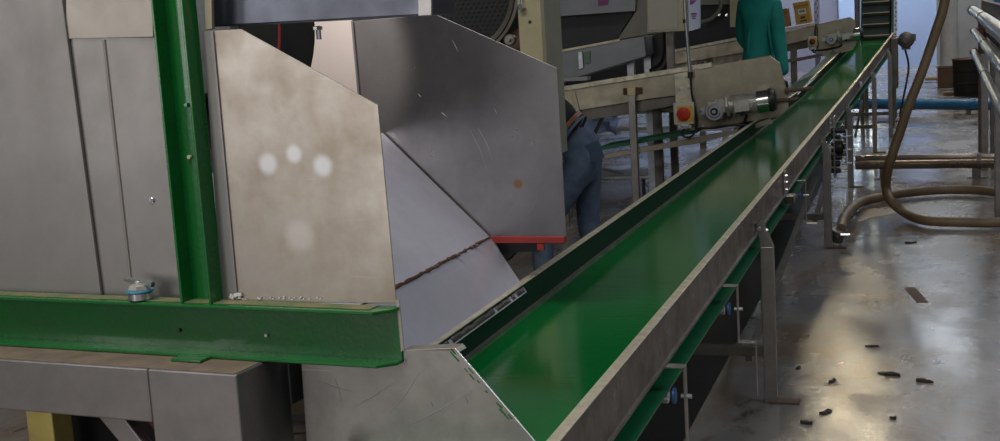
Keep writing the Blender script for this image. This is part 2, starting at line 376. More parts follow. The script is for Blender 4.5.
# splice plates with bolts
def splice(y):
    x, xl, z = sec(y); mb = MB()
    mb.b2((x+.001, y-.06, z-.15), (x+.008, y+.06, z-.01)).prism([V((x+.002, y-.06, z-.14)), V((x+.002, y+.06, z-.14)), V((x+.002, y+.06, z-.165)), V((x+.002, y-.02, z-.185))], (.05, 0, 0))
    o = mb.build('splice_plate', 'legsteel', conv, .001)
    b = MB()
    for dz in (.035, .07, .11): b.cyl((x+.006, y, z-dz), (1, 0, 0), .008, .012, 8)
    b.build('bolt', 'bright', o)
splice(6.75); splice(10.4)
# long tie rod between supports, near the floor
for a_, b_ in ((5.5, 9.5), (9.35, 12.7), (15.84, 17.84)):
    MB().beam((XR-.05, a_, .2), (XR-.05, b_, .5), .03, .03).build('diagonal_tie', 'dullsteel', conv)
# belt tracking cluster by the second support
cl = MB(); bb = MB()
xw = XR+.04
MB().b2((xw+.02, 9.9, .45), (xw+.03, 10.12, .92)).build('bearing_plate', 'legsteel', conv, .002)
MB().b2((xw+.115, 9.9, .52), (xw+.122, 10.0, .80)).build('white_guard', 'signwhite', conv, .002)
for k in range(7):
    z = .5+k*.052; cl.cyl((xw+.0, 9.95+.03*(k % 2), z), (1, 0, 0), .014+.016*random.random(), .06+.06*random.random(), 12); bb.cyl((xw+.08, 9.95, z), (1, 0, .1*(k % 2)), .009, .045+.03*(k % 2), 8)
cl.lathe([(.05, 0), (.055, .01), (.055, .05), (.03, .07)], (xw+.03, 9.97, .68), (1, 0, 0), 18)
c = cl.build('tracking_cluster', 'black', conv); bb.build('bolt', 'bright', c)
# drive motor on the right of the far end
x, xl, z = sec(18.8)
p = U(906, 40, Y=18.9)
dm = MB().lathe([(.07, -.02), (.1, 0), (.1, .1), (.115, .105), (.115, .13), (.09, .14), (.09, .30), (.06, .33)], (p.x, p.y-.1, p.z), (0, 1, 0), 20).cyl((p.x, p.y-.13, p.z), (0, 1, 0), .045, .03, 14).box((p.x+.0, p.y+.02, p.z-.11), (.12, .14, .05)).box((p.x+.11, p.y+.02, p.z+.03), (.05, .12, .1)).build('drive_motor', 'dullsteel', conv)
MB().cyl((p.x-.14, p.y, p.z+.02), (1, 0, 0), .03, .1, 12).build('shaft', 'dullsteel', dm)
MB().b2((x-.02, 18.45, z-.75), (x+.07, 18.95, z-.05)).build('end_bracket', 'dullsteel', conv, .005)
MB().tube(spline([(p.x-.02, p.y, p.z-.1), (p.x+.03, p.y, p.z-.35), (p.x, p.y-.05, p.z-.6), (p.x-.1, p.y-.2, .2)]), .014, 8).build('power_cable', 'black', dm)
# small grease box on rail
MB().box((sec(14.7)[0]+.02, 14.7, sec(14.7)[2]-.07), (.03, .1, .06)).build('grease_pad', 'signwhite', conv, .01)

# ------------------------------------------------------------------ cleated incline conveyor at the far end
inc = thing('incline_conveyor', 'steep dark green incline conveyor with pale cleats at the far end of the green belt', 'conveyor', (-.56, 19.6, 0))
ib = (er.x-.05, el.x+.0)
y0, z0 = 19.12, 1.30; ang = math.radians(52); dirv = V((0, math.cos(ang), math.sin(ang))); nv = V((0, -math.sin(ang), math.cos(ang)))
x0, x1 = el.x+.03, er.x-.04
base = V(((x0+x1)/2, y0, z0)); LEN = 3.6
MB().box(base+dirv*LEN/2-nv*.02, (x1-x0, LEN, .02), (V((1, 0, 0)), dirv, nv)).build('incline_belt', 'darkgreen', inc)
for k in range(17):
    MB().box(base+dirv*(.04+k*.205)+nv*.018, (x1-x0-.05, .016, .055), (V((1, 0, 0)), dirv, nv)).build('cleat', 'brushed', inc)
for sx, xx in ((-1, x0-.03), (1, x1+.02)):
    o = MB().box(V((xx, y0, z0))+dirv*(LEN/2-.05)+nv*.02, (.03, LEN, .16), (V((1, 0, 0)), dirv, nv)).build('side_frame', 'darkgreen' if sx > 0 else 'dullsteel', inc)
# perforated pale strip on the right flank
mb = MB(); c0 = V((x1+.055, y0+.02, z0))
mb.box(c0+dirv*LEN/2+nv*.03, (.05, LEN, .03), (V((1, 0, 0)), dirv, nv)); st = mb.build('chain_guard', 'galv', inc)
mb = MB()
for k in range(44): mb.box(c0+dirv*(.04+k*.08)+nv*.047+V((.01*(k % 2), 0, 0)), (.018, .03, .006), (V((1, 0, 0)), dirv, nv))
mb.build('perforation', 'black', st)
for xx in (x0, x1):
    for yy, zz in ((19.35, 1.3), (21.0, 3.4)): MB().beam((xx, yy, 0), (xx, yy, zz), .06, .06, (0, 1, 0)).build('leg', 'dullsteel', inc)
MB().box((x0-.05, 19.3, z0+.35), (.06, .3, .8)).build('side_gusset', 'dullsteel', inc, .01)

# ------------------------------------------------------------------ near sorting machine (front plane is slightly turned)
al = math.radians(5.4); UU = V((math.cos(al), -math.sin(al), 0)); NN = V((math.sin(al), math.cos(al), 0)); P0 = V((-1.04, 2.45, 0))
def MP(px, py, d=0.):
    r = ray(px, py); t = (d+NN.dot(P0-CAMP))/NN.dot(r); return CAMP+r*t
def ML(s, d, z): return P0+UU*s+NN*d+V((0, 0, z))
def sd(p): q = p-P0; return q.dot(UU), q.dot(NN), p.z
AX = (UU, NN, V((0, 0, 1)))
mach = thing('sorting_machine', 'large steel sorting machine with green painted frame channels and a discharge chute, closest to us', 'machine', (-1.6, 3.2, 0))
def panel(name, m, pts, d, th=.004, bevel=.0012, parent=None):
    return MB().prism([MP(x, y, d) for x, y in pts], NN*th).build(name, m, parent or mach, bevel, smooth=False)
# beam: channel open to the front, flange depth .06
zt = MP(200, 305, -.06).z; zb = MP(200, 358, -.06).z
def chan_beam(s0, s1, zt, zb):
    cut = .035
    mb = MB(); T = .008
    mb.prism([ML(s0, -.004, zb), ML(s1, -.004, zb), ML(s1, -.004, zt), ML(s0, -.004, zt)], NN*.008)
    for z in (zt-T, zb):
        mb.prism([ML(s0, 0, z), ML(s1, 0, z), ML(s1, -.06+cut, z), ML(s1-cut, -.06, z), ML(s0, -.06, z)], (0, 0, T))
    return mb
s1 = sd(MP(402, 340, 0))[0]
chan_beam(-1.6, s1, zt, zb).build('frame_beam', 'green', mach, .002, smooth=False)
MB().prism([ML(-1.5, -.045, zt+.0005), ML(s1-.05, -.045, zt+.0005), ML(s1-.05, -.005, zt+.0005), ML(-1.5, -.005, zt+.0005)], (0, 0, .0012)).build('dirt_film', 'grime', mach)
for x, y in ((267, 335), (180, 330)):
    p = MP(x, y, -.004); MB().cyl(p-NN*.006, NN, .0045, .008, 10).build('bolt', 'bright' if x > 200 else 'black', mach)
sa = sd(MP(178, 280, -.05))[0]; sb = sd(MP(209, 280, -.05))[0]
mb = MB(); T = .007
mb.prism([ML(sa, -.008, zt), ML(sb, -.008, zt), ML(sb, -.008, 2.4), ML(sa, -.008, 2.4)], NN*.008)
for s in (sa, sb-T): mb.prism([ML(s, -.05, zt), ML(s+T, -.05, zt), ML(s+T, -.05, 2.4), ML(s, -.05, 2.4)], NN*.045)
mb.build('frame_post', 'green', mach, .002, smooth=False)
for pxy in ((190, 157), (187, 105)):
    p = MP(*pxy, -.01); MB().cyl(p-NN*.006, NN, .005, .008, 10).build('bolt', 'cream' if pxy[0] == 190 else 'green', mach)
# body panels left of the post
def vline(x, y): return MP(x, y, .03)
panel('body_panel', 'panel', [(-60, -60), (57, -60), (62, 0), (101, 296), (-60, 296)], .012, .010, .003)
panel('cover_panel', 'panel2', [(66, -60), (152, -60), (153, 37), (66, 39)], .018, .02)
panel('cover_panel', 'panel', [(60, 38), (160, 37), (186, 298), (98, 298)], .0225, .02)
mb = MB(); mb.tube([MP(104, 40, .0215), MP(131, 283, .0215)], .004, 8); mb.build('rib', 'panel2', mach)
MB().cyl(MP(152, 200, .0215)-NN*.004, NN, .007, .008, 10).cyl(MP(152, 200, .0215)-NN*.006, NN, .003, .004, 6).build('bolt', 'bright', mach)
# near side plate
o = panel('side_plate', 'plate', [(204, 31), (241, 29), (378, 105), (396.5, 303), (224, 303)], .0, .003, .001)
soft_spots(M['plate'], [(tuple(MP(268, 164, 0)), .033), (tuple(MP(294, 154, 0)), .027), (tuple(MP(323, 166, 0)), .032)])
soft_spots(M['plate'], [(tuple(MP(299, 236, 0)), .05)], (.60, .56, .53), .5)
panel('edge_strip', 'panel', [(203, 31), (213, 31), (238, 303), (222, 303)], -.004, .003)
panel('post_flange', 'brushed', [(202, -60), (210, -60), (212, 29), (205, 30)], .0, .01)
# weld residue at the plate foot
mb = MB()
for k in range(26):
    t = random.random(); p = MP(232+t*90, 300-abs(random.gauss(0, 1.2)), -.004); mb.lathe([(.001, 0), (.0025, .0006), (.002, .002), (.001, .003)], p, (0, 0, 1), 6)
for k in range(14): mb.lathe([(.001, 0), (.005, .001), (.0035, .006), (.001, .008)], MP(231+random.random()*11, 300-random.random()*4, -.006), (0, 0, 1), 6)
so_ = mb.build('weld_spatter', 'conc', mach); so_['kind'] = 'stuff'
# top bar
mb = MB().prism([MP(211, -60, .06), MP(431, -60, .06), MP(431, 15, .06), (MP(211, 27, .06))], NN*.12); mb.build('top_bar', 'bluebar', mach, .004, smooth=False)
panel('bar_end_cap', 'stand', [(417, -60), (431.5, -60), (431.5, 15.5), (418, 16)], .055, .008)
mb = MB().cyl(MP(318, 26, .09)-V((0, 0, .03)), (0, 0, 1), .006, .03, 8).cyl(MP(318, 30, .09), (0, 0, 1), .011, .008, 6); mb.build('bolt', 'bright', mach)
# drum and disc behind the near plate
DF = 1.33
c = MP(212, 28, .75); sc = (c-CAMP).length/FP
MB().ring([(117*sc-.006, -.184), (117*sc-.001, -.184), (117*sc-.001, -.178), (117*sc-.006, -.178)], c, NN, 60).build('drum_rim', 'redpaint', mach)
MB().lathe([(.02, -.18), (116*sc, -.18), (116*sc, -.002)], c, NN, 60).build('drum', 'black', mach)
MB().lathe([(.02, -.24), (70*sc, -.22), (70*sc, -.18)], MP(214, 28, .75), NN, 60).build('inner_disc', 'galv', mach)
# far side plate
FARD = DF
def fp(pts, name, m, th=.003, d=None): return panel(name, m, pts, FARD if d is None else d, th, .001)
fp([(330, 20), (352, 21), (436, 14.5), (557, 68), (566.5, 238), (490, 238), (386, 136), (360, 108), (330, 90)], 'side_plate', 'dark_plate')
MB().prism([MP(352, 20, FARD-.006), MP(360, 110, FARD-.006), MP(276, 120, FARD-.016), MP(276, 22, FARD-.016)], NN*.004).build('side_plate_panel', 'highlight_plate', mach, smooth=False)  # paler colour here stands in for a highlight on the panel
MB().tube([MP(352, 21, FARD-.01), MP(359, 98, FARD-.01)], .004, 8).build('fold_seam', 'dark_plate', mach)
MB().beam(MP(491, 239.5, FARD), MP(565.5, 239.5, FARD), .02, .022).build('edge_flap', 'redpaint', mach, .002)
MB().box(MP(541, 246, FARD), (.022, .015, .025)).build('flap_tab', 'redpaint', mach)
MB().prism([MP(496, 243, FARD+.02), MP(540, 243, FARD+.02), MP(538, 252, FARD+.02), MP(515, 252, FARD+.02), MP(505, 262, FARD+.02)], NN*.05).build('under_shadow', 'black', mach)  # black piece stands in for the shadow below the flap
soft_spots(M['dark_plate'], [(tuple(MP(518, 184, FARD)), .022)], (.30, .12, .05), .8)
for (x0_, y0_, x1_, y1_, bw) in ((470, 130, 486, 168, 4), (478, 128, 492, 160, 4), (500, 205, 512, 190, 1), (528, 214, 536, 200, 1), (505, 218, 520, 195, 2), (441, 112, 447, 117, 0), (418, 94, 421, 97, 0), (494, 108, 497, 114, 0), (452, 40, 458, 52, 1)):
    MB().tube([MP(x0_, y0_, FARD-.0002), MP((x0_+x1_)/2+bw*.5, (y0_+y1_)/2, FARD-.0002), MP(x1_, y1_, FARD-.0002)], [.0004, .0011, .0004], 4).build('scratch', 'scratchm', mach)
# chute
A = MP(383, 133, FARD-.01); B = MP(491, 238, FARD-.01); C = MP(527, 292, FARD-.01)
def slab(a, b, th=.004, y0=2.5):
    L_ = a.y-y0; d = (b-a).normalized(); n = V((d.z, 0, -d.x)).normalized()*th; d2 = V((0, -L_, 0))
    return MB().prism([a, b, b+V((0, -(b.y-y0), 0)), a+d2], n)
slab(A, B, y0=2.62).build('chute_slope', 'chute', mach, .0008, smooth=False)
slab(B, C).build('chute_lip', 'chute', mach, .0008, smooth=False)
bend0 = B+V((0, -.01, .004)); bend1 = V((B.x, 2.52, B.z+.004))
def jagged(a, b, n, rf, jit, name, m, lift=0):
    pts = []; rr = []
    for i in range(n+1):
        t = i/n; pts.append(a.lerp(b, t)+V((random.uniform(-jit, jit), 0, random.uniform(0, jit*.6)+lift))); rr.append(max(.0005, rf*(1+random.uniform(-.5, .6))))
    return MB().tube(pts, rr, 8).build(name, m, mach)
jagged(bend0, bend1, 70, .004, .002, 'weld_seam', 'rust')
for (t, r) in ((.12, .010), (.14, .009), (.25, .011), (.38, .010), (.40, .012), (.43, .010), (.60, .009), (.64, .009), (.30, .008)):
    p = bend0.lerp(bend1, t)+V((random.uniform(-.006, .008), 0, 0)); MB().lathe([(r*.2, -.004), (r, 0), (r*.75, .003), (r*.2, .005)], p, (random.uniform(-.3, .3), .2, 1), 9).build('weld_blob', 'weld', mach)
# torn edge strip at the bottom of the lip
lipd = (C-B).normalized()
mb = MB(); e0 = C-lipd*.012+V((.0, -.01, .003)); e1 = V((C.x, 2.6, C.z))-lipd*.012+V((0, 0, .003)); pts = []; n = 46
for i in range(n+1):
    t = i/n; p = e0.lerp(e1, t); pts.append((p, p-lipd*(.009+random.uniform(-.005, .008))))
vs = [q for pr in pts for q in (pr[0]+lipd*.010, pr[1])]
mb.add(vs, [(2*i, 2*i+1, 2*i+3, 2*i+2) for i in range(n) if random.random() > .12]); o = mb.build('torn_edge_strip', 'dullsteel', mach)
md = o.modifiers.new('thick', 'SOLIDIFY'); md.thickness = .0015
# near guard plate and its folded top edge
sg0 = sd(MP(302, 372, .0))[0]
mb = MB().prism([ML(sg0, .0, zb-.001), ML(s1+.002, .0, zb-.001)]+[MP(x, y, .0) for x, y in ((403, 350), (455, 348), (535, 441), (640, 563), (420, 640), (320, 640))], NN*.003); g = mb.build('guard_plate', 'guard', mach, .0012, smooth=False)
MB().prism([MP(403, 350, 0), MP(455, 348, 0), MP(459, 352.5, 0)], NN*.04).build('guard_fold', 'panel2', mach, .001)
MB().tube([MP(455, 348, .0), MP(535, 441, .0), MP(600, 516, .0)], .0017, 6).build('bright_edge', 'bright', mach)
MB().prism([MP(396, 300, -.004), MP(399, 300, -.004), MP(404, 350, -.004), MP(401, 352, -.004)], NN*.003).build('edge_trim', 'panel2', mach)
for (x0_, y0_, x1_, y1_) in ((316, 380, 352, 392), (335, 378, 342, 402), (352, 408, 392, 384), (390, 415, 420, 372), (402, 428, 470, 392), (430, 400, 433, 408), (465, 396, 468, 404)):
    MB().tube([MP(x0_, y0_, -.0002), MP((x0_+x1_)/2+1, (y0_+y1_)/2+1, -.0002), MP(x1_, y1_, -.0002)], [.0003, .0007, .0003], 4).build('scratch', 'scratchm' if x0_ < 425 else 'bluering', g)
# green marks scuffed along the edge
for k in range(15):
    mb = MB(); t = random.uniform(.02, .9); x = 455+80*t-random.uniform(3, 8); y = 348+93*t+random.uniform(0, 1)
    p = MP(x, y, -.0004); dv = (MP(x+4, y+4.6, -.0004)-p).normalized(); mb.box(p, (random.uniform(.006, .02), .0006, random.uniform(.002, .004)), (dv, NN, dv.cross(NN))); mb.build('green_scuff', 'green', g)
# hidden rear body of the machine so it stands as one volume
MB().prism([ML(-1.6, .15, 1.12), ML(-1.12, .15, 1.12), ML(-1.12, .15, 2.3), ML(-1.6, .15, 2.3)], NN*1.2).build('housing', 'panel', mach, .004)
MB().prism([ML(-1.6, .5, .05), ML(-.9, .5, .05), ML(-.9, .5, 1.0), ML(-1.6, .5, 1.0)], NN*.6).build('dark_backdrop', 'drum', mach, .004)  # black backdrop added to deepen the shade under the machine
for s, d in ((-.95, 1.3), (-1.5, 1.3)):
    MB().beam(ML(s, d, 0), ML(s, d, 1.1), .07, .07, (0, 1, 0)).build('leg', 'green', mach)

# ------------------------------------------------------------------ steel stand under the green beam
std = thing('steel_stand', 'box section steel stand carrying the green beam at lower left', 'stand', (-1.6, 2.6, 0))
DS = -.06
while MP(236, 373.5, DS).z < zb and DS > -.4: DS -= .002
p = MP(236, 373.5, DS); zs = zb-.0025; sr = p.__class__ and sd(p)[0]
zs_low = MP(75, 416, DS).z
sl = sd(MP(150, 400, DS))[0]
MB().prism([ML(-1.6, DS, zs_low), ML(sl, DS, zs_low), ML(sl, DS, zs), ML(-1.6, DS, zs)], NN*.26).build('top_rail', 'stand', std, .004, smooth=False)
zf = zb-.002
MB().prism([ML(sl+.001, DS, 0.0), ML(sr, DS, 0.0), ML(sr, DS, zs), ML(sl+.001, DS, zs)], NN*.2).build('corner_leg', 'stand', std, .004, smooth=False)
MB().prism([ML(sr-.06, DS+.202, zs-.13), ML(sr, DS+.202, zs-.13), ML(sr, DS+.202, zs), ML(sr-.06, DS+.202, zs)], NN*1.1).build('side_rail', 'stand', std, .004, smooth=False)
zs = zb-.0025
for s in (-.75, -1.3): MB().box(ML(s, -.02, zb-.0015), (.1, .07, .002), AX).build('packing_plate', 'cream' if s < -1 else 'dullsteel', std)
MB().prism([ML(sl-.18, DS+.02, zs_low), ML(sl-.10, DS+.02, zs_low), ML(sl+.03, DS+.02, zs_low-.16), ML(sl+.0, DS+.02, zs_low-.19)], NN*.03).build('brace', 'stand', std, .003)
MB().prism([ML(sl-.085, DS+.06, zs_low), ML(sl-.03, DS+.06, zs_low), ML(sl+.07, DS+.06, zs_low-.12), ML(sl+.07, DS+.06, zs_low-.18)], NN*.02).build('brace', 'rust', std, .003)
MB().box(ML(-1.55, DS+.05, .45), (.09, .09, .9), AX).build('leg', 'stand', std, .003)
q_ = MP(192, 360, -.075); MB().box(V((q_.x, q_.y, zs+.005)), (.085, .05, .006), AX).build('clip', 'green', std, .002)
MB().prism([ML(-1.59, DS+.004, zs+.0003), ML(sr-.006, DS+.004, zs+.0003), ML(sr-.006, DS+.14, zs+.0003), ML(-1.59, DS+.14, zs+.0003)], (0, 0, .0012)).build('dust_film', 'brownfilm', std)
# yellow post below the machine
p = MP(50, 425, .38)
tag(MB().box((p.x, p.y, .45), (.10, .08, .9), AX).build('yellow_post', 'yellowpost', None, .004), 'short yellow painted post in the dark under the machine at lower left', 'post')
# loose sheet metal stacked in the dark beyond the stand
for k, (px, py, rot, w, l, z) in enumerate(((280, 405, .3, .22, .5, .60), (292, 430, -.5, .2, .45, .5), (285, 392, .7, .16, .5, .64))):
    p = MP(px, py, .35+.1*k)
    ax = (V((math.cos(rot), math.sin(rot), 0)), V((-math.sin(rot), math.cos(rot), 0)), V((0, 0, 1)))
mb = MB()
pb = thing('side_table', 'low steel bench heaped with offcuts in the dark behind the guard plate', 'bench', (-1.52, 3.0, 0))
MB().b2((-1.85, 2.72, .66), (-1.25, 3.25, .68)).build('bench_top', 'dullsteel', pb, .003)
for x_ in (-1.8, -1.3):
    for y_ in (2.77, 3.2): MB().b2((x_-.02, y_-.02, 0), (x_+.02, y_+.02, .66)).build('leg', 'dullsteel', pb)
for k, (cx_, cy_, rot, w, l, m_) in enumerate(((-1.55, 2.93, .5, .22, .10, 'stand'), (-1.42, 3.03, -.35, .2, .11, 'plate'), (-1.6, 3.1, 1.2, .24, .07, 'guard'))):
    ax = (V((math.cos(rot), math.sin(rot), 0)), V((-math.sin(rot), math.cos(rot), 0)), V((0, 0, 1)))
    z = .683+k*.03
    tag(MB().box((cx_, cy_, z), (w, l, .004), ax).box(V((cx_, cy_, z))+ax[1]*l/2+V((0, 0, .01)), (w, .004, .02), ax).build('sheet_offcut', m_, None, .0005),
        ['folded grey offcut lowest on the low bench', 'paler folded offcut in the middle of the low bench heap', 'narrow scratched offcut topmost on the low bench heap'][k], 'metal offcut', 'offcuts on the bench')

# ------------------------------------------------------------------ drain plug on the beam
p = MP(141, 301, -.035); p.z = zt+.0018
pl = thing('drain_plug', 'small steel threaded plug with blue gasket and T handle lying on the green beam', 'plug', p)
MB().lathe([(.026, 0), (.029, .002), (.029, .017), (.026, .019)], p, (0, 0, 1), 24).build('plug_body', 'bright', pl)
MB().lathe([(.031, .019), (.032, .020), (.032, .0225), (.031, .024)], p, (0, 0, 1), 24).build('gasket', 'gasket', pl)
MB().lathe([(.026, .024), (.027, .025), (.024, .036), (.010, .038)], p, (0, 0, 1), 6).build('hex_head', 'alu', pl, .001)
t = p+V((0, 0, .043)); hx = (UU+V((0, 0, -.10))-NN*.15).normalized()
hd = MB().tube([t-hx*.047, t+hx*.047], .0065, 12).build('t_handle', 'bright', pl)
MB().cyl(t-V((0, 0, .008)), (0, 0, 1), .010, .01, 12).build('collar', 'alu', pl)

# ------------------------------------------------------------------ second machine: cream frame, perforated drum
m2 = thing('grading_machine', 'cream framed grading machine with black mesh drum behind the dark steel side plate', 'machine', (-1.9, 5.9, 0))
Y2 = 5.5
a = U(517, 0, Y=Y2); b = U(540, 0, Y=Y2)
MB().b2((a.x, Y2, 1.12), (b.x, Y2+.06, 2.5)).build('frame_post', 'cream', m2, .004)
c = U(562, 40, X=b.x)
MB().b2((b.x-.02, Y2+.061, 1.12), (b.x, c.y, 2.5)).build('side_panel', 'olive', m2, .003)  # olive instead of cream: shade on this face put into its colour
p = U(530, 22, Y=Y2); MB().cyl(p-V((0, .002, 0)), (0, 1, 0), .008, .004, 10).build('hole', 'black', m2)
p = U(523, 7, Y=Y2); mb = MB().cyl(p-V((0, .04, 0)), (0, 1, 0), .015, .04, 6); mb.tube([p+V((0, -.02, -.0)), p+V((0, -.02, .07))], .006, 8); mb.build('clamp_bolt', 'bright', m2)
# drum: disc with mesh face and toothed rim
c = U(460, -5, Y=Y2+.12); s_ = (c-CAMP).length/FP; R2 = 60*s_
def drum_parts():
    rim = MB(); n = 72
    rim.ring([(R2-.035, 0), (R2-.012, -.01), (R2-.012, .02), (R2-.035, .02)], c-V((0, .02, 0)), (0, 1, 0), 80)
    for k in range(n*2):
        a_ = 2*math.pi*k/(n*2); d = V((math.cos(a_), 0, math.sin(a_))); rim.box(c+d*(R2-.002)-V((0, .01, 0)), (.016, .02, .012), (d, V((0, 1, 0)), d.cross(V((0, 1, 0)))))
    rim.build('toothed_rim', 'dullsteel', m2)
    face = MB(); face.lathe([(.02, -.001), (R2-.03, -.001), (R2-.03, .3)], c+V((0, .03, 0)), (0, 1, 0), 60); face.build('drum', 'black2', m2)
    dots = MB(); st_ = .026
    k = int(R2/st_)+1
    for i in range(-k, k+1):
        for j in range(-k, k+1):
            x_ = i*st_+(j % 2)*st_/2; z_ = j*st_*.8
            if x_*x_+z_*z_ < (R2-.05)**2 and c.z+z_ > 1.5 and c.z+z_ < 2.1: dots.box(c+V((x_, .024, z_)), (.012, .006, .0045))
    dots.build('mesh_slot', 'darkgreen', m2)
drum_parts()
p = U(509, 40, Y=Y2+.05); MB().lathe([(.022, 0), (.028, .005), (.028, .03), (.02, .035)], p, (0, 1, 0), 16).cyl(p-V((0, .02, 0)), (0, 1, 0), .01, .03, 10).build('idler_wheel', 'legsteel', m2)
MB().b2((a.x-.14, Y2+.16, 1.35), (a.x+.0, Y2+.2, 1.72)).build('back_plate', 'brown', m2)
MB().b2((a.x-1.5, Y2+.07, 1.13), (b.x-.03, c.y-.02, 1.3)).b2((a.x-1.5, Y2+.45, 0), (a.x-.55, c.y+.4, 1.2)).build('housing', 'dullsteel', m2, .005)
MB().b2((a.x-1.5, Y2+.5, 0), (a.x-1.42, Y2+.56, 2.5)).build('frame_post', 'cream', m2, .004)
# green top strip left of the drum
p = U(431.5, 5, Y=5.2); MB().b2((p.x-.004, 5.2, 1.6), (p.x+.01, 5.24, 2.3)).build('guard_strip', 'green', m2)

# ------------------------------------------------------------------ third machine: grey hopper above a tray
Y3 = 9.9+.9
m3 = thing('hopper_machine', 'grey hopper machine with a long sloping tray behind the cream frame', 'machine', (-2.4, 11, 0))
def yp(pts, Y): return [U(x, y, Y=Y) for x, y in pts]
def slabY(name, m, pts, Y, th, par, bevel=.003): return MB().prism(yp(pts, Y), (0, th, 0)).build(name, m, par, bevel, smooth=False)
slabY('hopper', 'greypaint', [(540, -60), (640, -60), (635, 11), (550, 17)], Y3, .8, m3)
slabY('hopper_flank', 'olive', [(635.5, -50), (650, -50), (650, 34), (617, 40), (635.5, 12)], Y3+.05, .6, m3)
slabY('hopper_throat', 'black', [(556, 17), (634, 12), (616, 40), (556, 50)], Y3+.3, .1, m3)
slabY('tray', 'greypaint', [(548, 53), (644, 36), (646, 56), (562, 82), (548, 84)], Y3-.25, .5, m3)
MB().beam(U(550, 53, Y=Y3-.26), U(620, 40, Y=Y3-.26), .02, .018, (0, 1, 0)).build('tray_lip', 'brushed', m3)
MB().prism(yp([(578, 52), (582, 52), (583, 68), (579, 69)], Y3-.28), (0, .02, 0)).build('handle', 'galv', m3)
MB().prism(yp([(584, 52), (590, 51), (590, 63), (585, 64)], Y3-.27), (0, .015, 0)).build('green_tag', 'green', m3)
slabY('cross_panel', 'black', [(644, 36), (672, 34), (672, 60), (646, 72)], Y3+.1, .1, m3)
for px in (632, 649, 562):
    p = U(px, 75, Y=Y3+.1); MB().b2((p.x-.03, Y3+.05, 0), (p.x+.03, Y3+.11, 1.5)).build('leg', 'galv' if px != 562 else 'dullsteel', m3)
MB().tube(spline(yp([(668, 30), (669, 50), (664, 66), (652, 74)], Y3)), .05, 10).build('rubber_duct', 'black', m3)
p = U(575, 78, Y=Y3-.1)
MB().box(U(572, 79, Y=Y3-.4), (.3, .12, .03)).build('offcut_shelf', 'conc', m3)
slabY('purple_mark', 'purple', [(598, 0), (609, 0), (608, 5), (598, 6)], Y3-.004, .003, m3, 0)
# control cabinet
cb = thing('control_cabinet', 'cream metal control cabinet hanging above the side conveyor, left of the pale sheet', 'cabinet', U(665, 32, Y=10.3))
slabY('cabinet_body', 'cream', [(645, -60), (690, -60), (686, 31), (647, 33)], 10.32, .3, cb, .006)
MB().prism(yp([(645.5, -58), (678, -58), (678, 29), (648, 31)], 10.315), (0, .006, 0)).build('cabinet_door', 'olive', cb, .003)
M['olive_l'] = mat('pale_olive_door', (.40, .385, .29), .42, 0, var=.08); cb.children[-1].data.materials[0] = M['olive_l'] if cb.children[-1].name.startswith('cabinet_door') else cb.children[-1].data.materials[0]
p = U(665, 0, Y=10.5); MB().b2((p.x-.03, 10.63, 0), (p.x+.03, 10.69, 2.3)).build('stand_post', 'dullsteel', cb)
sg = thing('notice_sheet', 'pale blue plastic notice sheet with purple print beside the conduit', 'notice', U(694, 28, Y=10.28))
slabY('sheet', 'signwhite', [(687, -40), (700, -42), (700.5, 27), (689, 30)], 10.27, .008, sg, .001)
mb = MB()
for (x0_, y0_, x1_, y1_) in ((691, 13, 697, 15), (691.5, 15.6, 696.6, 17), (692, 17.6, 695.6, 19.2)): mb.prism(yp([(x0_, y0_), (x1_, y0_-.3), (x1_-.2, y1_-.3), (x0_, y1_)], 10.268), (0, .002, 0))
mb.build('print', 'purple', sg); MB().prism(yp([(690, 0), (697, 0), (693, 4), (690, 5)], 10.268), (0, .002, 0)).build('print', 'purple', sg)
MB().prism(yp([(689, 29), (700, 27), (700, 28), (689, 31)], 10.28), (0, .02, 0)).build('hem', 'galv', sg)
# background machine frame right of the notice
m4 = thing('rear_machine', 'dark machine with cream corner post standing behind the person in the teal coat', 'machine', U(715, 60, Y=18.4))
slabY('housing', 'black', [(520, -40), (745, -40), (745, 52), (690, 66), (520, 110)], 18.9, 1.0, m4)
slabY('corner_post', 'cream', [(729, -40), (746, -42), (746, 28), (730, 27)], 18.4, .12, m4)
slabY('top_rail', 'olive', [(698, -30), (742, -34), (742, 4), (698, 5)], 18.5, .2, m4)
MB().tube(spline(yp([(701, 22), (712, 18), (720, 8), (721, -5)], 18.5)), .026, 8).build('pipe_bend', 'olive', m4)
for px in (719, 726): MB().lathe([(.015, 0), (.025, .01), (.015, .02)], U(px, 15, Y=18.85), (0, 1, 0), 10).build('knob', 'bright', m4)
for px in (655, 735):
    p = U(px, 60, Y=19); MB().b2((p.x-.05, 19, 0), (p.x+.05, 19.1, p.z)).build('leg', 'dullsteel', m4)

# ------------------------------------------------------------------ side conveyors feeding the main belt
def side_conveyor(Y, label, f, ends, near):
    # f maps local photo points of that conveyor; ends: left top/bot, right end profile
    t = thing('side_conveyor', label, 'conveyor', U(f[0][0], f[0][1], Y=Y))
    return t
sc2 = thing('side_conveyor', 'nearer tan steel side conveyor with red switch and gear motor in mid photo', 'conveyor', U(700, 130, Y=10.2))
Ya = 10.0; W2 = .46
slabY('side_frame', 'brushed', [(440, 111), (557, 90), (700, 67.5), (700, 92), (690, 94), (655, 98), (575, 111), (440, 136)], Ya, .012, sc2)
slabY('lower_panel', 'dullsteel', [(560, 111.5), (683, 94.5), (683, 104), (640, 112), (565, 124)], Ya+.03, .012, sc2)
slabY('end_plate', 'brushed', [(684, 70), (770, 55.5), (780, 63), (787, 92), (789, 108), (778, 117), (690, 131), (684, 100)], Ya-.014, .012, sc2, .004)
slabY('far_side_frame', 'brushed', [(440, 114), (700, 70), (768, 60), (774, 66), (777, 96), (690, 112), (576, 116), (440, 136)], Ya+W2, .012, sc2)
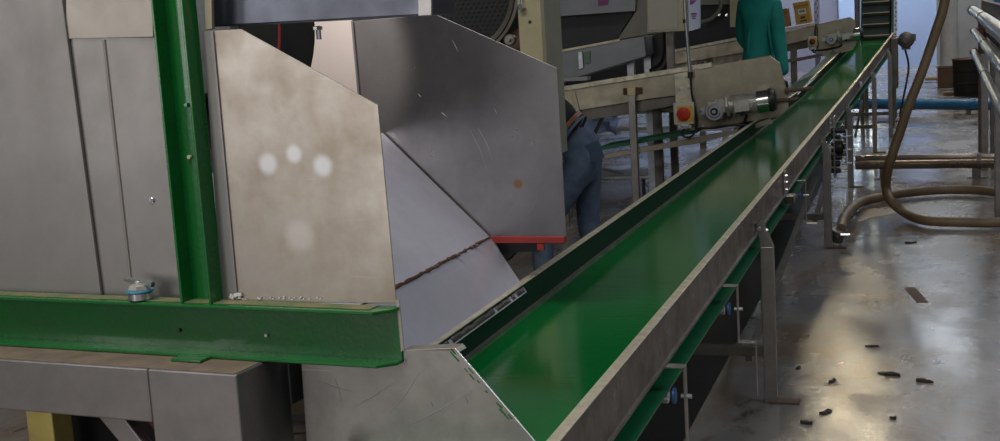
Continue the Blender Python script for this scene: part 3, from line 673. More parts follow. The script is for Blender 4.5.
MB().beam(U(440, 108.5, Y=Ya-.01), U(712, 64.8, Y=Ya-.01), .04, .03, (0, 1, 0)).build('top_rail', 'railtop', sc2, .004)
mb = MB(); mb.prism([U(440, 118, Y=Ya+.02), U(768, 62, Y=Ya+.02), U(768, 62, Y=Ya+.02)+V((0, W2-.03, 0)), U(440, 118, Y=Ya+.02)+V((0, W2-.03, 0))], (0, 0, -.01)); mb.build('belt', 'belt', sc2)
a = U(601, 154, Y=Ya+.05); a.z += .03; b = U(696, 137, Y=Ya+.05); b.z += .03
MB().prism([a, b, b+V((0, W2-.1, 0)), a+V((0, W2-.1, 0))], (0, 0, .03)).build('return_belt', 'belt_under', sc2)
slabY('lower_rail', 'brushed', [(520, 167), (601, 155), (745, 128), (770, 118), (772, 124), (700, 143), (640, 153), (520, 173)], Ya-.01, .04, sc2)
slabY('rib', 'brushed', [(571, 92), (575, 92), (580, 112), (576, 112)], Ya-.012, .012, sc2)
slabY('mount_plate', 'railtop', [(674, 74), (693, 71), (694, 110), (676, 112)], Ya-.03, .012, sc2)
for px, py in ((676.5, 77.5), (686.5, 76), (678.5, 89.5), (688, 88.5), (703, 126), (729, 118)):
    MB().cyl(U(px, py, Y=Ya-.045), (0, 1, 0), .012, .016, 8).build('bolt', 'galv', sc2)
# leg with pale cap and rust
lx = U(631.5, 94, Y=Ya-.05).x
lg = MB().b2((lx-.028, Ya-.06, 0), (lx+.028, Ya-.02, U(632, 95, Y=Ya-.05).z)).build('leg', 'legsteel', sc2, .003)
z_ = U(632, 91, Y=Ya-.05).z
MB().b2((lx-.032, Ya-.065, z_-.035), (lx+.032, Ya-.02, z_+.03)).build('cap', 'capyellow', lg, .005)
MB().b2((lx-.075, Ya-.022, z_-.03), (lx+.08, Ya-.015, z_+.025)).build('rust_plate', 'rust', lg, .002)
for px in (657, 560):
    p = U(px, 110, Y=Ya+W2); MB().b2((p.x-.035, Ya+W2-.03, 0), (p.x+.035, Ya+W2+.03, p.z)).build('leg', 'dullsteel', sc2)
# conduit
MB().tube([U(683.5, -30, Y=Ya-.06), U(685.5, 20, Y=Ya-.06), U(690, 74, Y=Ya-.06)], .013, 10).build('conduit', 'galv', sc2)
MB().cyl(U(690.5, 78, Y=Ya-.06), (0, 0, 1), .02, .05, 10).build('conduit_gland', 'black', sc2)
MB().cyl(U(684.8, 23, Y=Ya-.06), (0, 0, 1), .016, .03, 10).build('conduit_clip', 'black', sc2)
def cable(pts, Y, par, r=.009): return MB().tube(spline([U(x, y, Y=Y) for x, y in pts]), r, 8).build('cable', 'black', par)
cable([(690.5, 76), (692, 95), (696, 115), (696, 128), (692, 136), (685, 137), (682, 133), (684, 129)], Ya-.05, sc2)
cable([(697, 128), (712, 128), (735, 125), (748, 126), (746, 131), (738, 132), (744, 122), (747, 114)], Ya-.045, sc2)
def isolator(par, box, Y, knob, redm='red', px=1.):
    x0_, y0_, x1_, y1_ = box
    bx = MB().prism([U(x0_, y0_, Y=Y), U(x1_, y0_-.8*px, Y=Y), U(x1_+.6*px, y1_-1*px, Y=Y), U(x0_+1*px, y1_, Y=Y)], (0, .05, 0)).build('isolator_box', 'white', par, .006)
    cxp, cyp = (x0_+x1_)/2+.5*px, (y0_+y1_)/2; r = knob
    sc_ = (U(cxp+1, cyp, Y=Y)-U(cxp, cyp, Y=Y)).length
    c_ = U(cxp, cyp, Y=Y)
    MB().box(c_+V((.012, -.002, 0)), (sc_*r*2.2, .006, sc_*r*2.3)).build('yellow_plate', 'yellow', bx, .002)
    k = MB().lathe([(sc_*r*.9, 0), (sc_*r, -.008), (sc_*r*.95, -.022), (sc_*r*.5, -.026)], c_-V((0, .002, 0)), (0, 1, 0), 24)
    k.box(c_-V((0, .036, 0)), (sc_*r*.35, .022, sc_*r*1.5), (V((.8, 0, .6)), V((0, 1, 0)), V((-.6, 0, .8)))); k.build('rotary_knob', redm, bx)
    for dx in (-.25, .25):
        p_ = c_.lerp(c_, 1)+V((dx*(x1_-x0_)*sc_, .025, -(y1_-y0_)*sc_*.5)); MB().cyl(p_, (0, 0, -1), sc_*1.6, sc_*3.6, 10).build('gland', 'white', bx)
isolator(sc2, (673, 103, 693.5, 125), Ya-.09, 6.9)
def gearmotor(par, c0, s, Y):
    # c0 photo point of gearbox centre, s px scale (1 = near), axis tilted up to the right
    P = lambda x, y, dy=0: U(c0[0]+x*s, c0[1]+y*s, Y=Y+dy)
    k = (P(10, 0)-P(0, 0)).length/(10*s)*s if False else (U(c0[0]+1, c0[1], Y=Y)-U(c0[0], c0[1], Y=Y)).length
    ax = (P(50, -7)-P(0, 0)).normalized(); u = k*s
    o_ = P(0, 0)
    g = MB(); g.lathe([(11*u, -.05), (12*u, -.04), (12*u, .08), (11*u, .09)], o_, (0, 1, 0), 8)
    g.box(P(0, -8), (16*u, .11, 6*u), (ax, V((0, 1, 0)), ax.cross(V((0, 1, 0)))*-1))
    g.box(P(8, -6), (9*u, .12, 15*u), (ax, V((0, 1, 0)), V((0, 0, 1))))
    gb = g.build('gearbox', 'alu', par, .003)
    MB().ring([(9.5*u, 0), (9.5*u, -.018), (7.6*u, -.018), (7.2*u, 0)], o_-V((0, .05, 0)), (0, 1, 0), 28).ring([(6*u, 0), (6*u, -.024), (4.4*u, -.024), (4.4*u, 0)], o_-V((0, .05, 0)), (0, 1, 0), 28).build('bearing_cover', 'galv', gb)
    MB().cyl(o_-V((0, .085, 0)), (0, 1, 0), 3.6*u, .03, 14).build('shaft_end', 'black', gb)
    MB().cyl(o_-V((0, .088, 0)), (0, 1, 0), 2.2*u, .01, 14).build('shaft_core', 'galv', gb)
    ar = MB(); a1 = P(-17, 0, -.03); ar.prism([P(-8, 4, -.03), P(-17, 3.5, -.03), P(-20, 0, -.03), P(-17, -3.5, -.03), P(-8, -6, -.03)], (0, .014, 0)); arm = ar.build('torque_arm', 'galv', gb, .002)
    MB().cyl(a1-V((0, .012, 0)), (0, 1, 0), 1.8*u, .014, 12).build('arm_bolt', 'bright', arm)
    m0 = P(12.5, -5.5)
    MB().lathe([(14*u, 0), (15*u, .8*u), (15*u, 3*u), (13*u, 4*u)], m0, ax, 8).build('flange', 'alu', gb)
    mo = MB(); n = 30; prof = [(11*u, 4*u), (11*u, 34*u)]; mo.lathe(prof, m0, ax, 28)
    aa = ax.orthogonal().normalized(); bb_ = ax.cross(aa)
    for q_ in range(n):
        an = 2*math.pi*q_/n; d = aa*math.cos(an)+bb_*math.sin(an); mo.box(m0+ax*20*u+d*11.4*u, (26*u, 1.6*u, .5*u), (ax, d, ax.cross(d)))
    mt = mo.build('motor_body', 'alu', gb)
    MB().lathe([(12*u, 34*u), (13*u, 34.5*u), (13*u, 47*u)], m0, ax, 28).build('fan_shroud', 'bright', mt)
    MB().lathe([(13.1*u, 47*u), (13.2*u, 50*u), (11*u, 53.5*u), (5*u, 54*u)], m0, ax, 28).build('fan_cover', 'black', mt)
    MB().box(m0+ax*18*u+V((0, -.05, -.01)), (17*u, 12*u, 13*u), (ax, V((0, 1, 0)), ax.cross(V((0, 1, 0))))).build('terminal_box', 'alu', mt, .003)
    for q_ in range(5): pass
    MB().cyl(m0+ax*18*u+V((0, -.05, -8*u)), (0, 0, -1), 2.2*u, 4*u, 10).build('cable_gland', 'black', mt)
    return gb
gearmotor(sc2, (715.5, 111), .90, Ya-.13)
for (x0_, y0_, x1_, y1_) in ((786, 91, 812, 88.2), (774, 101, 798, 98.8)):
    p = U(x0_, y0_, Y=Ya-.035); q_ = U(x1_, y1_, Y=Ya-.035)
    MB().tube([p, q_], .015, 8).cyl(p-V((.01, 0, 0)), (1, 0, 0), .027, .03, 6).build('tensioner_rod', 'brown', sc2)

# far side conveyor
Yb = 17.2
sc3 = thing('side_conveyor', 'farther tan side conveyor carrying yellow cartons, near the cleated incline conveyor', 'conveyor', U(820, 60, Y=Yb+.2))
slabY('side_frame', 'brushed', [(660, 55), (785, 32), (816, 25), (817, 34), (815, 38), (785, 45), (660, 67)], Yb, .015, sc3)
slabY('end_plate', 'brushed', [(818, 24), (850, 17), (855, 20), (857, 42), (853, 50), (826, 57), (818, 52)], Yb-.02, .015, sc3)
slabY('far_side_frame', 'brushed', [(660, 55), (785, 32), (850, 19), (853, 40), (785, 52), (660, 75)], Yb+.5, .015, sc3)
MB().prism([U(660, 57, Y=Yb+.02), U(848, 20, Y=Yb+.02), U(848, 20, Y=Yb+.02)+V((0, .46, 0)), U(660, 57, Y=Yb+.02)+V((0, .46, 0))], (0, 0, -.02)).build('belt', 'brushed', sc3)
MB().beam(U(660, 53.5, Y=Yb-.01), U(815, 24, Y=Yb-.01), .04, .03, (0, 1, 0)).build('top_rail', 'railtop', sc3, .004)
slabY('lower_rail', 'dullsteel', [(740, 66), (800, 57.5), (850, 48), (850, 50), (800, 61), (740, 70)], Yb-.01, .03, sc3)
for px in (793.5, 700):
    p = U(px, 50, Y=Yb+.1); MB().b2((p.x-.04, Yb+.06, 0), (p.x+.04, Yb+.14, p.z)).build('leg', 'dullsteel', sc3)
isolator(sc3, (807.5, 36.5, 817, 46.5), Yb-.08, 3.0, 'darkred', .5)
gearmotor(sc3, (831.5, 39.5), .48, Yb-.12)
cable([(816, 24), (815, 34), (818, 44), (815, 52), (811, 50)], Yb-.06, sc3, .010)
cable([(812, 50), (822, 50), (838, 47), (842, 44)], Yb-.06, sc3, .012)
# slotted white upright
ps = thing('slotted_upright', 'white slotted steel upright behind the yellow cartons', 'post', (U(817, 25, Y=18.0).x, 18.0, 0))
p = U(817, 25, Y=18.0)
MB().b2((p.x-.035, 18.0, 0), (p.x+.035, 18.03, 3.2)).build('upright', 'signwhite', ps, .003)
mb = MB()
for k in range(30): mb.box((p.x+(.012 if k % 2 else -.012), 17.998, 1.3+k*.055), (.016, .006, .03))
mb.build('slot', 'wallpurple', ps)
# cartons standing on the far side conveyor
def carton(x0_, y0_, x1_, y1_, Y, m_, label, text):
    p = U((x0_+x1_)/2, y1_, Y=Y); w = (U(x1_, y1_, Y=Y)-U(x0_, y1_, Y=Y)).length; h = (U(x0_, y0_, Y=Y)-U(x0_, y1_, Y=Y)).length
    r_ = .13; ax = (V((math.cos(r_), 0, math.sin(r_))), V((0, 1, 0)), V((-math.sin(r_), 0, math.cos(r_))))
    t = thing('carton', label, 'box', p, 'cartons on the far side conveyor')
    c_ = p+ax[2]*h/2+V((0, .14, 0))
    MB().box(c_, (w, .24, h), ax).build('carton_body', m_, t, .006)
    MB().box(c_+ax[2]*(h/2-.01)+V((0, -.01, 0)), (w*1.03, .25, .05), ax).build('carton_lid', m_, t, .004)
    if text:
        MB().box(c_+ax[2]*h*.08+V((0, -.123, 0)), (w*.5, .004, h*.26), ax).build('paper_label', 'paper', t)
        mb = MB()
        for k in (-1, 0, 1): mb.box(c_+ax[2]*h*.10+ax[0]*k*w*.12+V((0, -.126, 0)), (w*.08, .004, h*.10), ax)
        mb.box(c_-ax[2]*h*.2+V((0, -.122, 0)), (w*.3, .004, h*.09), ax).box(c_-ax[2]*h*.36+V((0, -.122, 0)), (w*.45, .004, h*.05), ax); mb.build('print', 'ink', t)
carton(796, 2.5, 811.5, 23.5, Yb+.08, 'carton', 'bright yellow carton with a white label, right one on the far side conveyor', True)
carton(779, 10, 790, 27, Yb+.1, 'carton2', 'plain brown carton beside the teal coat on the far side conveyor', False)

# ------------------------------------------------------------------ floor pipes
def supports(par, pts, r):
    for p in pts: MB().b2((p.x-.04, p.y-.03, 0), (p.x+.04, p.y+.03, p.z-r*.8)).b2((p.x-.09, p.y-.04, 0), (p.x+.09, p.y+.04, .008)).build('pipe_foot', 'dullsteel', par)
a = U(858, 162.5, Z=.17); b = U(990, 160.5, Z=.17); rr = .075
fpipe = thing('floor_pipe', 'brown tinted steel pipe crossing the floor on low feet under the hanging hose', 'pipe', ((a.x+b.x)/2, a.y, 0))
b = V((b.x, b.y, .17))
MB().tube([a-(b-a).normalized()*.02, b+(b-a).normalized()*.35], rr, 24).build('pipe', 'floorpipe', fpipe)
MB().tube([b-(b-a).normalized()*.12, b-(b-a).normalized()*.08], rr*1.08, 24).tube([b+(b-a).normalized()*.06, b+(b-a).normalized()*.09], rr*1.12, 24).build('collar', 'dullsteel', fpipe)
supports(fpipe, [a.lerp(b, .2), a.lerp(b, .9)], rr)
a = U(880, 104, Z=.16); b = U(985, 104.5, Z=.16); d = (b-a).normalized()
bp = thing('blue_pipe', 'blue plastic pipe crossing the floor in front of the black drum', 'pipe', ((a.x+b.x)/2, (a.y+b.y)/2, 0))
MB().tube([a-d*.6, b+d*.6], .088, 24).build('pipe', 'bluepipe', bp)
for t_ in (.33, .9): MB().tube([a.lerp(b, t_)-d*.05, a.lerp(b, t_)+d*.05], .096, 24).build('coupling', 'bluepipe', bp)
supports(bp, [a.lerp(b, .15), a.lerp(b, .85)], .088)

# ------------------------------------------------------------------ pipe rack at the right edge
rk = thing('pipe_rack', 'rack of three stacked bright steel pipes running along the right edge', 'pipe rack', (.75, 11, 0))
def rpipe(far, near, r, elbow=True):
    f_ = far; n_ = near; d = (n_-f_).normalized(); n2 = n_+d*3.2
    pts = [f_, n2] if not elbow else [f_+V((0, .10, -.10)), f_+V((0, .07, -.03)), f_, n2]
    o = MB().tube([f_, n2], r, 24).build('pipe', 'pipe', rk)
    MB().tube([f_-d*.03, f_+d*.03], r*1.25, 20).tube([f_.lerp(n_, .55)-d*.02, f_.lerp(n_, .55)+d*.02], r*1.12, 20).build('clamp', 'dullsteel', o)
    return o
FYR = 15.0
rpipe(U(973, 10, Y=FYR), U(1000, 31, Y=7.6), .047)
rpipe(U(974, 31, Y=FYR), U(1000, 64, Y=8.0), .036)
rpipe(U(974, 52, Y=FYR), U(1000, 107, Y=8.6), .036)
for (px, py, Y) in ((978, 10, 14.9), (990, 10, 14.0)):
    p = U(px, py, Y=Y); pb_ = V((p.x, Y, 0)); MB().b2((p.x+.0, Y-.04, 0), (p.x+.09, Y+.04, p.z)).build('rack_post', 'ibeam' if px < 980 else 'dullsteel', rk, .004)
p = U(986, 120, Y=13.9); MB().b2((p.x-.05, 13.86, 0), (p.x+.02, 13.94, 1.2)).build('rack_post', 'legsteel', rk, .004)
p = U(996, 120, Y=10.5); MB().b2((p.x-.01, 10.46, 0), (p.x+.06, 10.54, 1.35)).build('rack_post', 'legsteel', rk, .004)
a = U(978, 6, Y=15.2); b = U(1000, 17, Y=8.2)
MB().beam(a+V((.06, 0, .01)), b+(b-a).normalized()*3+V((.06, 0, .01)), .05, .10).build('rack_rail', 'ibeam', rk, .003)
a = U(978, 32, Y=15.2); b = U(1000, 56, Y=8.4)
MB().beam(a+V((.08, 0, 0)), b+(b-a).normalized()*3+V((.08, 0, 0)), .04, .05).build('rack_rail', 'ibeam', rk, .003)
p = U(997, 5, Y=18.0)
tag(MB().b2((p.x-.04, 18, 0), (p.x+.2, 18.1, 3.2)).build('teal_post', 'bluepipe', None, .005), 'dark teal painted upright behind the pipe rack at the right edge', 'post')

# ------------------------------------------------------------------ drum, box and slab by the column
a = U(953, 97, Z=0); w = (U(984, 97, Y=a.y).x-U(953, 97, Y=a.y).x)/2+.03; h = U(953, 60, Y=a.y).z
dr = thing('drum', 'tall black drum standing on the floor near the round column', 'drum', (a.x+w, a.y+w*.7, 0))
cc = V((a.x+w, a.y+w*.7, 0))
MB().lathe([(w*.92, 0), (w*.94, .02), (w*.98, h*.33), (w*1.01, h*.34), (w*1.01, h*.36), (w*.98, h*.37), (w*1.0, h*.66), (w*1.03, h*.67), (w*1.03, h*.69), (w, h*.7), (w*1.02, h-.02), (w*1.03, h), (w*.98, h), (w*.95, h-.03), (w*.9, h*.2)], cc, (0, 0, 1), 36).build('drum_body', 'drum', dr)
MB().lathe([(w*1.02, h-.012), (w*1.06, h-.006), (w*1.06, h+.012), (w*1.0, h+.014), (w*.99, h)], cc, (0, 0, 1), 36).build('drum_rim', 'brown', dr)
p = U(946, 80, Y=28.5)
tag(MB().b2((p.x-.17, 28.4, 0.0), (p.x+.25, 28.8, U(940, 67, Y=28.4).z)).b2((p.x-.2, 28.36, U(940, 67, Y=28.4).z-.02), (p.x+.28, 28.84, U(940, 67, Y=28.4).z)).build('crate', 'brown', None, .01), 'dark brown crate at the foot of the concrete column, left of the drum', 'crate')
p = U(935, 79, Z=.0)
tag(MB().box((p.x, p.y, .02), (.45, .6, .04)).build('board', 'carton2', None, .005), 'flat tan board lying on the pale floor left of the brown crate', 'board')
p = U(949, 95, Z=0)
tag(MB().box((p.x, p.y, .03), (.22, .3, .06)).build('brick', 'brown', None, .008), 'brown brick on the floor touching the left foot of the drum', 'brick')

# ------------------------------------------------------------------ hoses
YH = 10.6
pts = [U(951, -60, Y=YH), U(945, 0, Y=YH), U(935, 34, Y=YH), U(922, 72, Y=YH), U(909, 105, Y=YH), U(899, 135, Y=YH), U(889, 165, Y=YH)]
g = [U(886, 187, Y=10.75), U(891, 201, Z=.16), U(905, 213, Z=.062), U(925, 220.5, Z=.052), U(960, 222, Z=.052), U(1003, 222, Z=.052), U(1060, 214, Z=.052)]
tag(MB().tube(spline(pts+g, 6), .038, 16).build('suction_hose', 'hose'), 'thick tan hose hanging from above and curling onto the wet floor', 'hose')
lx2 = U(838, 225, Z=.1)
g = [U(841, 229, Z=.12), U(846, 215, Z=.12), U(860, 203, Z=.06), U(880, 197.5, Z=.055), U(905, 193, Z=.055), U(940, 190, Z=.055), U(975, 190, Z=.055), U(1003, 193, Z=.055), U(1060, 200, Z=.055)]
h2 = thing('floor_hose', 'tan hose lying along the floor from the conveyor leg clamp to the right edge', 'hose', (g[4].x, g[4].y, 0))
MB().tube(spline(g, 6), .040, 16).build('hose_tube', 'hose', h2)
MB().cyl(g[0]-V((.03, .02, .05)), (.3, -.2, 1), .055, .05, 16).cyl(g[0]-V((.03, .02, .09)), (.3, -.2, 1), .04, .05, 16).build('hose_clamp', 'dullsteel', h2)
MB().cyl(g[0]-V((.0, .08, .03)), (1, 0, 0), .014, .07, 8).build('clamp_bolt', 'bright', h2)

# ------------------------------------------------------------------ debris on the floor
def leaf(px, py, l, w, rot, label, g=None, m_='leaf', name='dead_leaf', cat='leaf'):
    l *= .72 if l < .3 else 1
    p = U(px, py, Z=0); n = 12; a_ = V((math.cos(rot), math.sin(rot), 0)); b_ = V((-math.sin(rot), math.cos(rot), 0)); top = []
    for i in range(n):
        an = 2*math.pi*i/n; q_ = random.uniform(.6, 1.1); top.append(p+a_*math.cos(an)*l*.5*q_+b_*math.sin(an)*w*.5*q_+V((0, 0, .001)))
    m_b = MB(); vs = top+[q+V((0, 0, random.uniform(.004, .014))) for q in top]+[p+V((0, 0, .006))]
    m_b.add(vs, [(i, (i+1) % n, (i+1) % n+n, i+n) for i in range(n)]+[(i+n, (i+1) % n+n, 2*n) for i in range(n)]+[tuple(range(n))])
    o = m_b.build(name, m_, smooth=False)
    return tag(o, label, cat, g)
leaf(889, 375, .17, .05, -.5, 'large crumpled dark leaf on the brown stain of the wet floor', 'floor litter')
leaf(923, 382, .13, .035, -.4, 'brown curled leaf just right of the large crumpled leaf', 'floor litter')
leaf(832, 382, .10, .022, 1.2, 'thin dark leaf on the left border of the yellow glare', 'floor litter')
leaf(798, 369, .07, .022, 1.3, 'small leaf beside the foot plate of the nearest conveyor leg', 'floor litter')
leaf(827, 413, .13, .03, 1.0, 'dark leaf at the lower left of the yellow glare', 'floor litter')
leaf(807, 424, .10, .025, -.2, 'flat leaf nearest to us, under the lower left of the glare', 'floor litter')
leaf(893, 419, .04, .03, .2, 'tiny round leaf right of the glare', 'floor litter')
leaf(872, 347, .12, .014, .1, 'thin twig above the yellow glare', 'floor litter', name='twig', cat='twig')
leaf(910, 243, .15, .07, .3, 'black clump of litter in front of the tan hose curl', 'floor litter', name='litter_clump', cat='litter')
leaf(886, 122, .55, .16, .2, 'dark clump of litter beyond the steel floor pipe', 'floor litter', name='litter_clump', cat='litter')
leaf(925, 83, .6, .2, .2, 'dark rag on the pale floor near the far wall', 'floor litter', 'black', name='rag', cat='rag')
p = U(916, 295, Z=0)
tag(MB().box((p.x, p.y, .0015), (.065, .42, .003), (V((1, .18, 0)).normalized(), V((-.18, 1, 0)).normalized(), V((0, 0, 1)))).build('tape_strip', 'brown', None), 'short brown tape strip stuck to the middle of the wet floor', 'tape')
# dark sheet laid on the floor as the conveyor's shade
struct(MB().b2((-1.9, .5, .0005), (-.93, 17, .003)).build('shade_sheet', 'black2', smooth=False))

# ------------------------------------------------------------------ clutter in the gap beyond the worker
p = U(622, 100, Y=12.8)
tr = thing('trolley', 'low grey steel trolley with crooked handle on the floor beyond the person in jeans', 'trolley', U(620, 200, Z=0))
b0 = U(618, 203, Z=0)
MB().box(b0+V((0, 0, .28)), (.75, .5, .04)).build('deck', 'galv', tr, .01)
for dx in (-.3, .3):
    for dy in (-.18, .18): MB().cyl(b0+V((dx, dy, .03))-V((.02, 0, 0)), (1, 0, 0), .05, .04, 14).box(b0+V((dx, dy, .17)), (.03, .03, .2)).build('castor', 'black', tr)
MB().tube([b0+V((-.33, 0, .3)), b0+V((-.28, 0, .55)), b0+V((-.05, 0, .95)), b0+V((.0, 0, 1.0))], .018, 8).build('handle', 'dullsteel', tr)
MB().tube([b0+V((.1, -.1, .3)), b0+V((-.15, -.1, .36)), b0+V((-.3, -.1, .42))], .016, 8).build('rod', 'galv', tr)
p = U(598, 124, Y=13)
cloth = MB(); n = 6; vs = []
for i in range(n+1):
    for j in range(n+1):
        vs.append(p+V(((i/n-.5)*.42, .05*math.sin(i*1.7+j), (j/n-.5)*.22-.03*math.sin(i*1.1))))
cloth.add(vs, [(i*(n+1)+j, i*(n+1)+j+1, (i+1)*(n+1)+j+1, (i+1)*(n+1)+j) for i in range(n) for j in range(n)])
rk2 = thing('wash_stand', 'blue cloth draped on a steel stand just right of the leaning person', 'stand', (p.x, 13.1, 0))
o = cloth.build('cloth', 'bluecloth', rk2); md = o.modifiers.new('thick', 'SOLIDIFY'); md.thickness = .01
MB().b2((p.x-.25, 13.08, p.z-.12), (p.x+1.4, 13.5, p.z-.09)).build('shelf', 'galv', rk2)
for dx in (-.2, .6, 1.3): MB().b2((p.x+dx, 13.1, 0), (p.x+dx+.06, 13.16, p.z-.12)).build('leg', 'galv', rk2)
MB().lathe([(.05, 0), (.11, .02), (.09, .1), (.03, .13)], (p.x+1.15, 13.25, p.z-.09), (0, .2, 1), 8).build('crumpled_bag', 'paper', rk2)

# ------------------------------------------------------------------ people
def skin(name, m_, pts, edges, par, sub=2, root=0):
    xs = [V(p[:3]) for p in pts]; org = V((sum(p.x for p in xs)/len(xs), sum(p.y for p in xs)/len(xs), min(p.z for p in xs)))
    me = bpy.data.meshes.new(name); me.from_pydata([p-org for p in xs], edges, [])
    me.materials.append(M[m_]); o = bpy.data.objects.new(name, me); COL.objects.link(o); place(o, org, par)
    md = o.modifiers.new('skin', 'SKIN'); md.use_smooth_shade = True
    if not me.skin_vertices: me.attributes  # layer is made by the modifier below
    bm = bmesh.new(); bm.from_mesh(me); ly = bm.verts.layers.skin.verify(); bm.verts.ensure_lookup_table()
    for v, p in zip(bm.verts, pts):
        r = p[3]; v[ly].radius = r if isinstance(r, tuple) else (r, r); v[ly].use_root = (v.index == root)
    bm.to_mesh(me); bm.free()
    md = o.modifiers.new('subdivision', 'SUBSURF'); md.levels = sub; md.render_levels = sub
    return o
def head(c, fwd, up, par, hairm='hair'):
    fwd = V(fwd).normalized(); up = V(up).normalized(); sd_ = fwd.cross(up).normalized()
    m = MB(); n, k = 18, 20; vs = []
    for i in range(n+1):
        th = math.pi*i/n
        for j in range(k):
            ph = 2*math.pi*j/k; x = math.cos(ph)*math.sin(th); y = math.sin(ph)*math.sin(th); z = math.cos(th)
            rx, ry, rz = .098, .076, .118
            f = 1-.18*max(0, -z)**1.5
            px_, py_, pz_ = x*rx*f, y*ry*f, z*rz
            if x > .5 and z < .3: px_ *= .96
            if x > .85 and abs(y) < .3 and -.35 < z < .1: px_ += .022      # nose
            if x > .7 and .08 < z < .3 and abs(abs(y)-.35) < .2: px_ -= .010   # eye sockets
            if x > .8 and abs(z+.55) < .12 and abs(y) < .4: px_ += .006
            vs.append(V(c)+fwd*px_+sd_*py_+up*pz_)
    fs = [(i*k+j, i*k+(j+1) % k, (i+1)*k+(j+1) % k, (i+1)*k+j) for i in range(n) for j in range(k)]
    m.add(vs, fs)
    for s_ in (-1, 1): m.lathe([(.004, 0), (.014, .003), (.016, .008), (.006, .012)], V(c)+sd_*s_*.072-up*.01, sd_*s_+up*0-fwd*.3, 10)
    h = m.build('head', 'skin', par, subs=1)
    hm = MB(); vs = []
    for i in range(10):
        th = math.pi*.62*i/9
        for j in range(k):
            ph = 2*math.pi*j/k; x = math.cos(ph)*math.sin(th); lim = 1 if x < .45*math.sin(th)+.1 or th < 1.0 else .86
            vs.append(V(c)+fwd*(x*.108*lim-.006)+sd_*math.sin(ph)*math.sin(th)*.085+up*(math.cos(th)*.128+.004))
    hm.add(vs, [(i*k+j, i*k+(j+1) % k, (i+1)*k+(j+1) % k, (i+1)*k+j) for i in range(9) for j in range(k)]); hm.build('hair', hairm, h, subs=1)
    e = MB()
    for s_ in (-1, 1): e.lathe([(.001, -.006), (.010, 0), (.001, .006)], V(c)+fwd*.083+sd_*s_*.03+up*.015, fwd, 10)
    e.build('eye', 'black', h)
    return h
def hand(par, w, d, up_, m_='skin', nm='hand', grip=.5):
    # w wrist, d direction of the fingers, up_ back-of-hand normal
    d = V(d).normalized(); n_ = V(up_); n_ = (n_-d*n_.dot(d)).normalized(); s_ = d.cross(n_)
    P = [(*w, .024)]; E_ = []
    P.append((*(V(w)+d*.045), (.036, .018))); E_.append((0, 1)); P.append((*(V(w)+d*.085), (.038, .016))); E_.append((1, 2))
    o = skin(nm, m_, P, E_, par, 1)
    for k, (off, L_) in enumerate(((-.030, .062), (-.010, .072), (.010, .068), (.029, .052))):
        b0_ = V(w)+d*.082+s_*off; b1 = b0_+d*L_*.45-n_*L_*.15*grip; b2_ = b1+d*L_*.32-n_*L_*.35*grip; b3 = b2_+d*L_*.18-n_*L_*.4*grip
        skin('finger', m_, [(*b0_, .0095), (*b1, .009), (*b2_, .008), (*b3, .007)], [(0, 1), (1, 2), (2, 3)], o, 1)
    b0_ = V(w)+d*.03-s_*.026; b1 = b0_+d*.03-s_*.028-n_*.01; b2_ = b1+d*.03-s_*.006-n_*.012
    skin('thumb', m_, [(*b0_, .012), (*b1, .010), (*b2_, .008)], [(0, 1), (1, 2)], o, 1)
    return o
# worker in jeans bending towards the left
YJ = 7.4
hip = U(589, 150, Y=YJ); hx, hz = hip.x, hip.z
pj = thing('person', 'person in blue jeans, brown belt and black shirt bending over behind the steel side plate', 'person', (hx, YJ, 0))
W = .095
J = [(hx-.03, YJ, hz-.03, (.125, .15)), (hx-.03, YJ, hz+.03, (.125, .15)), (hx-.11, YJ, hz+.115, (.115, .145))]
E_ = [(0, 1), (1, 2)]
for s_ in (-1, 1):
    k = len(J); f_ = .0 if s_ > 0 else 1.; J += [(hx-.03-.04*f_, YJ+s_*.09, hz-.14, .098), (hx-.05-.12*f_, YJ+s_*.11, hz-.30, .084), (hx-.06-.22*f_, YJ+s_*.12, hz-.46, .078), (hx-.03-.27*f_, YJ+s_*.12, hz-.66, .072), (hx+.01-.29*f_, YJ+s_*.12, .10, .056)]
    E_ += [(0, k), (k, k+1), (k+1, k+2), (k+2, k+3), (k+3, k+4)]
body = skin('jeans', 'jeans', J, E_, pj, 2)
# waistband, belt
wd = V((-.80, 0, .60)).normalized(); wc = V((hx-.12, YJ, hz+.125))
def oval(c_, ax, rx, ry, w_, n=40, th=.006):
    ax = V(ax).normalized(); u_ = V((0, 1, 0)); v_ = ax.cross(u_).normalized(); m = MB(); vs = []
    for i in range(n):
        a_ = 2*math.pi*i/n; d = v_*math.cos(a_)*rx+u_*math.sin(a_)*ry; dn = d.normalized()
        vs += [c_+d-ax*w_/2, c_+d+dn*th-ax*w_/2, c_+d+dn*th+ax*w_/2, c_+d+ax*w_/2]
    m.add(vs, [(4*i+k, 4*i+(k+1) % 4, (4*((i+1) % n))+(k+1) % 4, (4*((i+1) % n))+k) for i in range(n) for k in range(4)]); return m
oval(wc, wd, .126, .153, .028).build('leather_belt', 'leather', pj)
oval(wc-wd*.03, wd, .124, .151, .018).build('waistband', 'stitch', body)
for k in range(5):
    a_ = -.4+k*.55; v_ = wd.cross(V((0, 1, 0))).normalized(); d = v_*math.cos(a_)*.134+V((0, -1, 0))*math.sin(a_)*.16; MB().box(wc+d, (.045, .012, .012), (wd, V((0, 1, 0)), wd.cross(V((0, 1, 0))))).build('belt_loop', 'stitch', body)
pk = V((hx+.06, YJ-.125, hz+.0)); MB().box(pk, (.11, .006, .11), (V((.9, -.1, .3)).normalized(), V((0, 1, 0)), V((-.3, 0, .9)).normalized())).build('pocket', 'stitch', body)
sh = V((hx-.55, YJ, hz+.34))
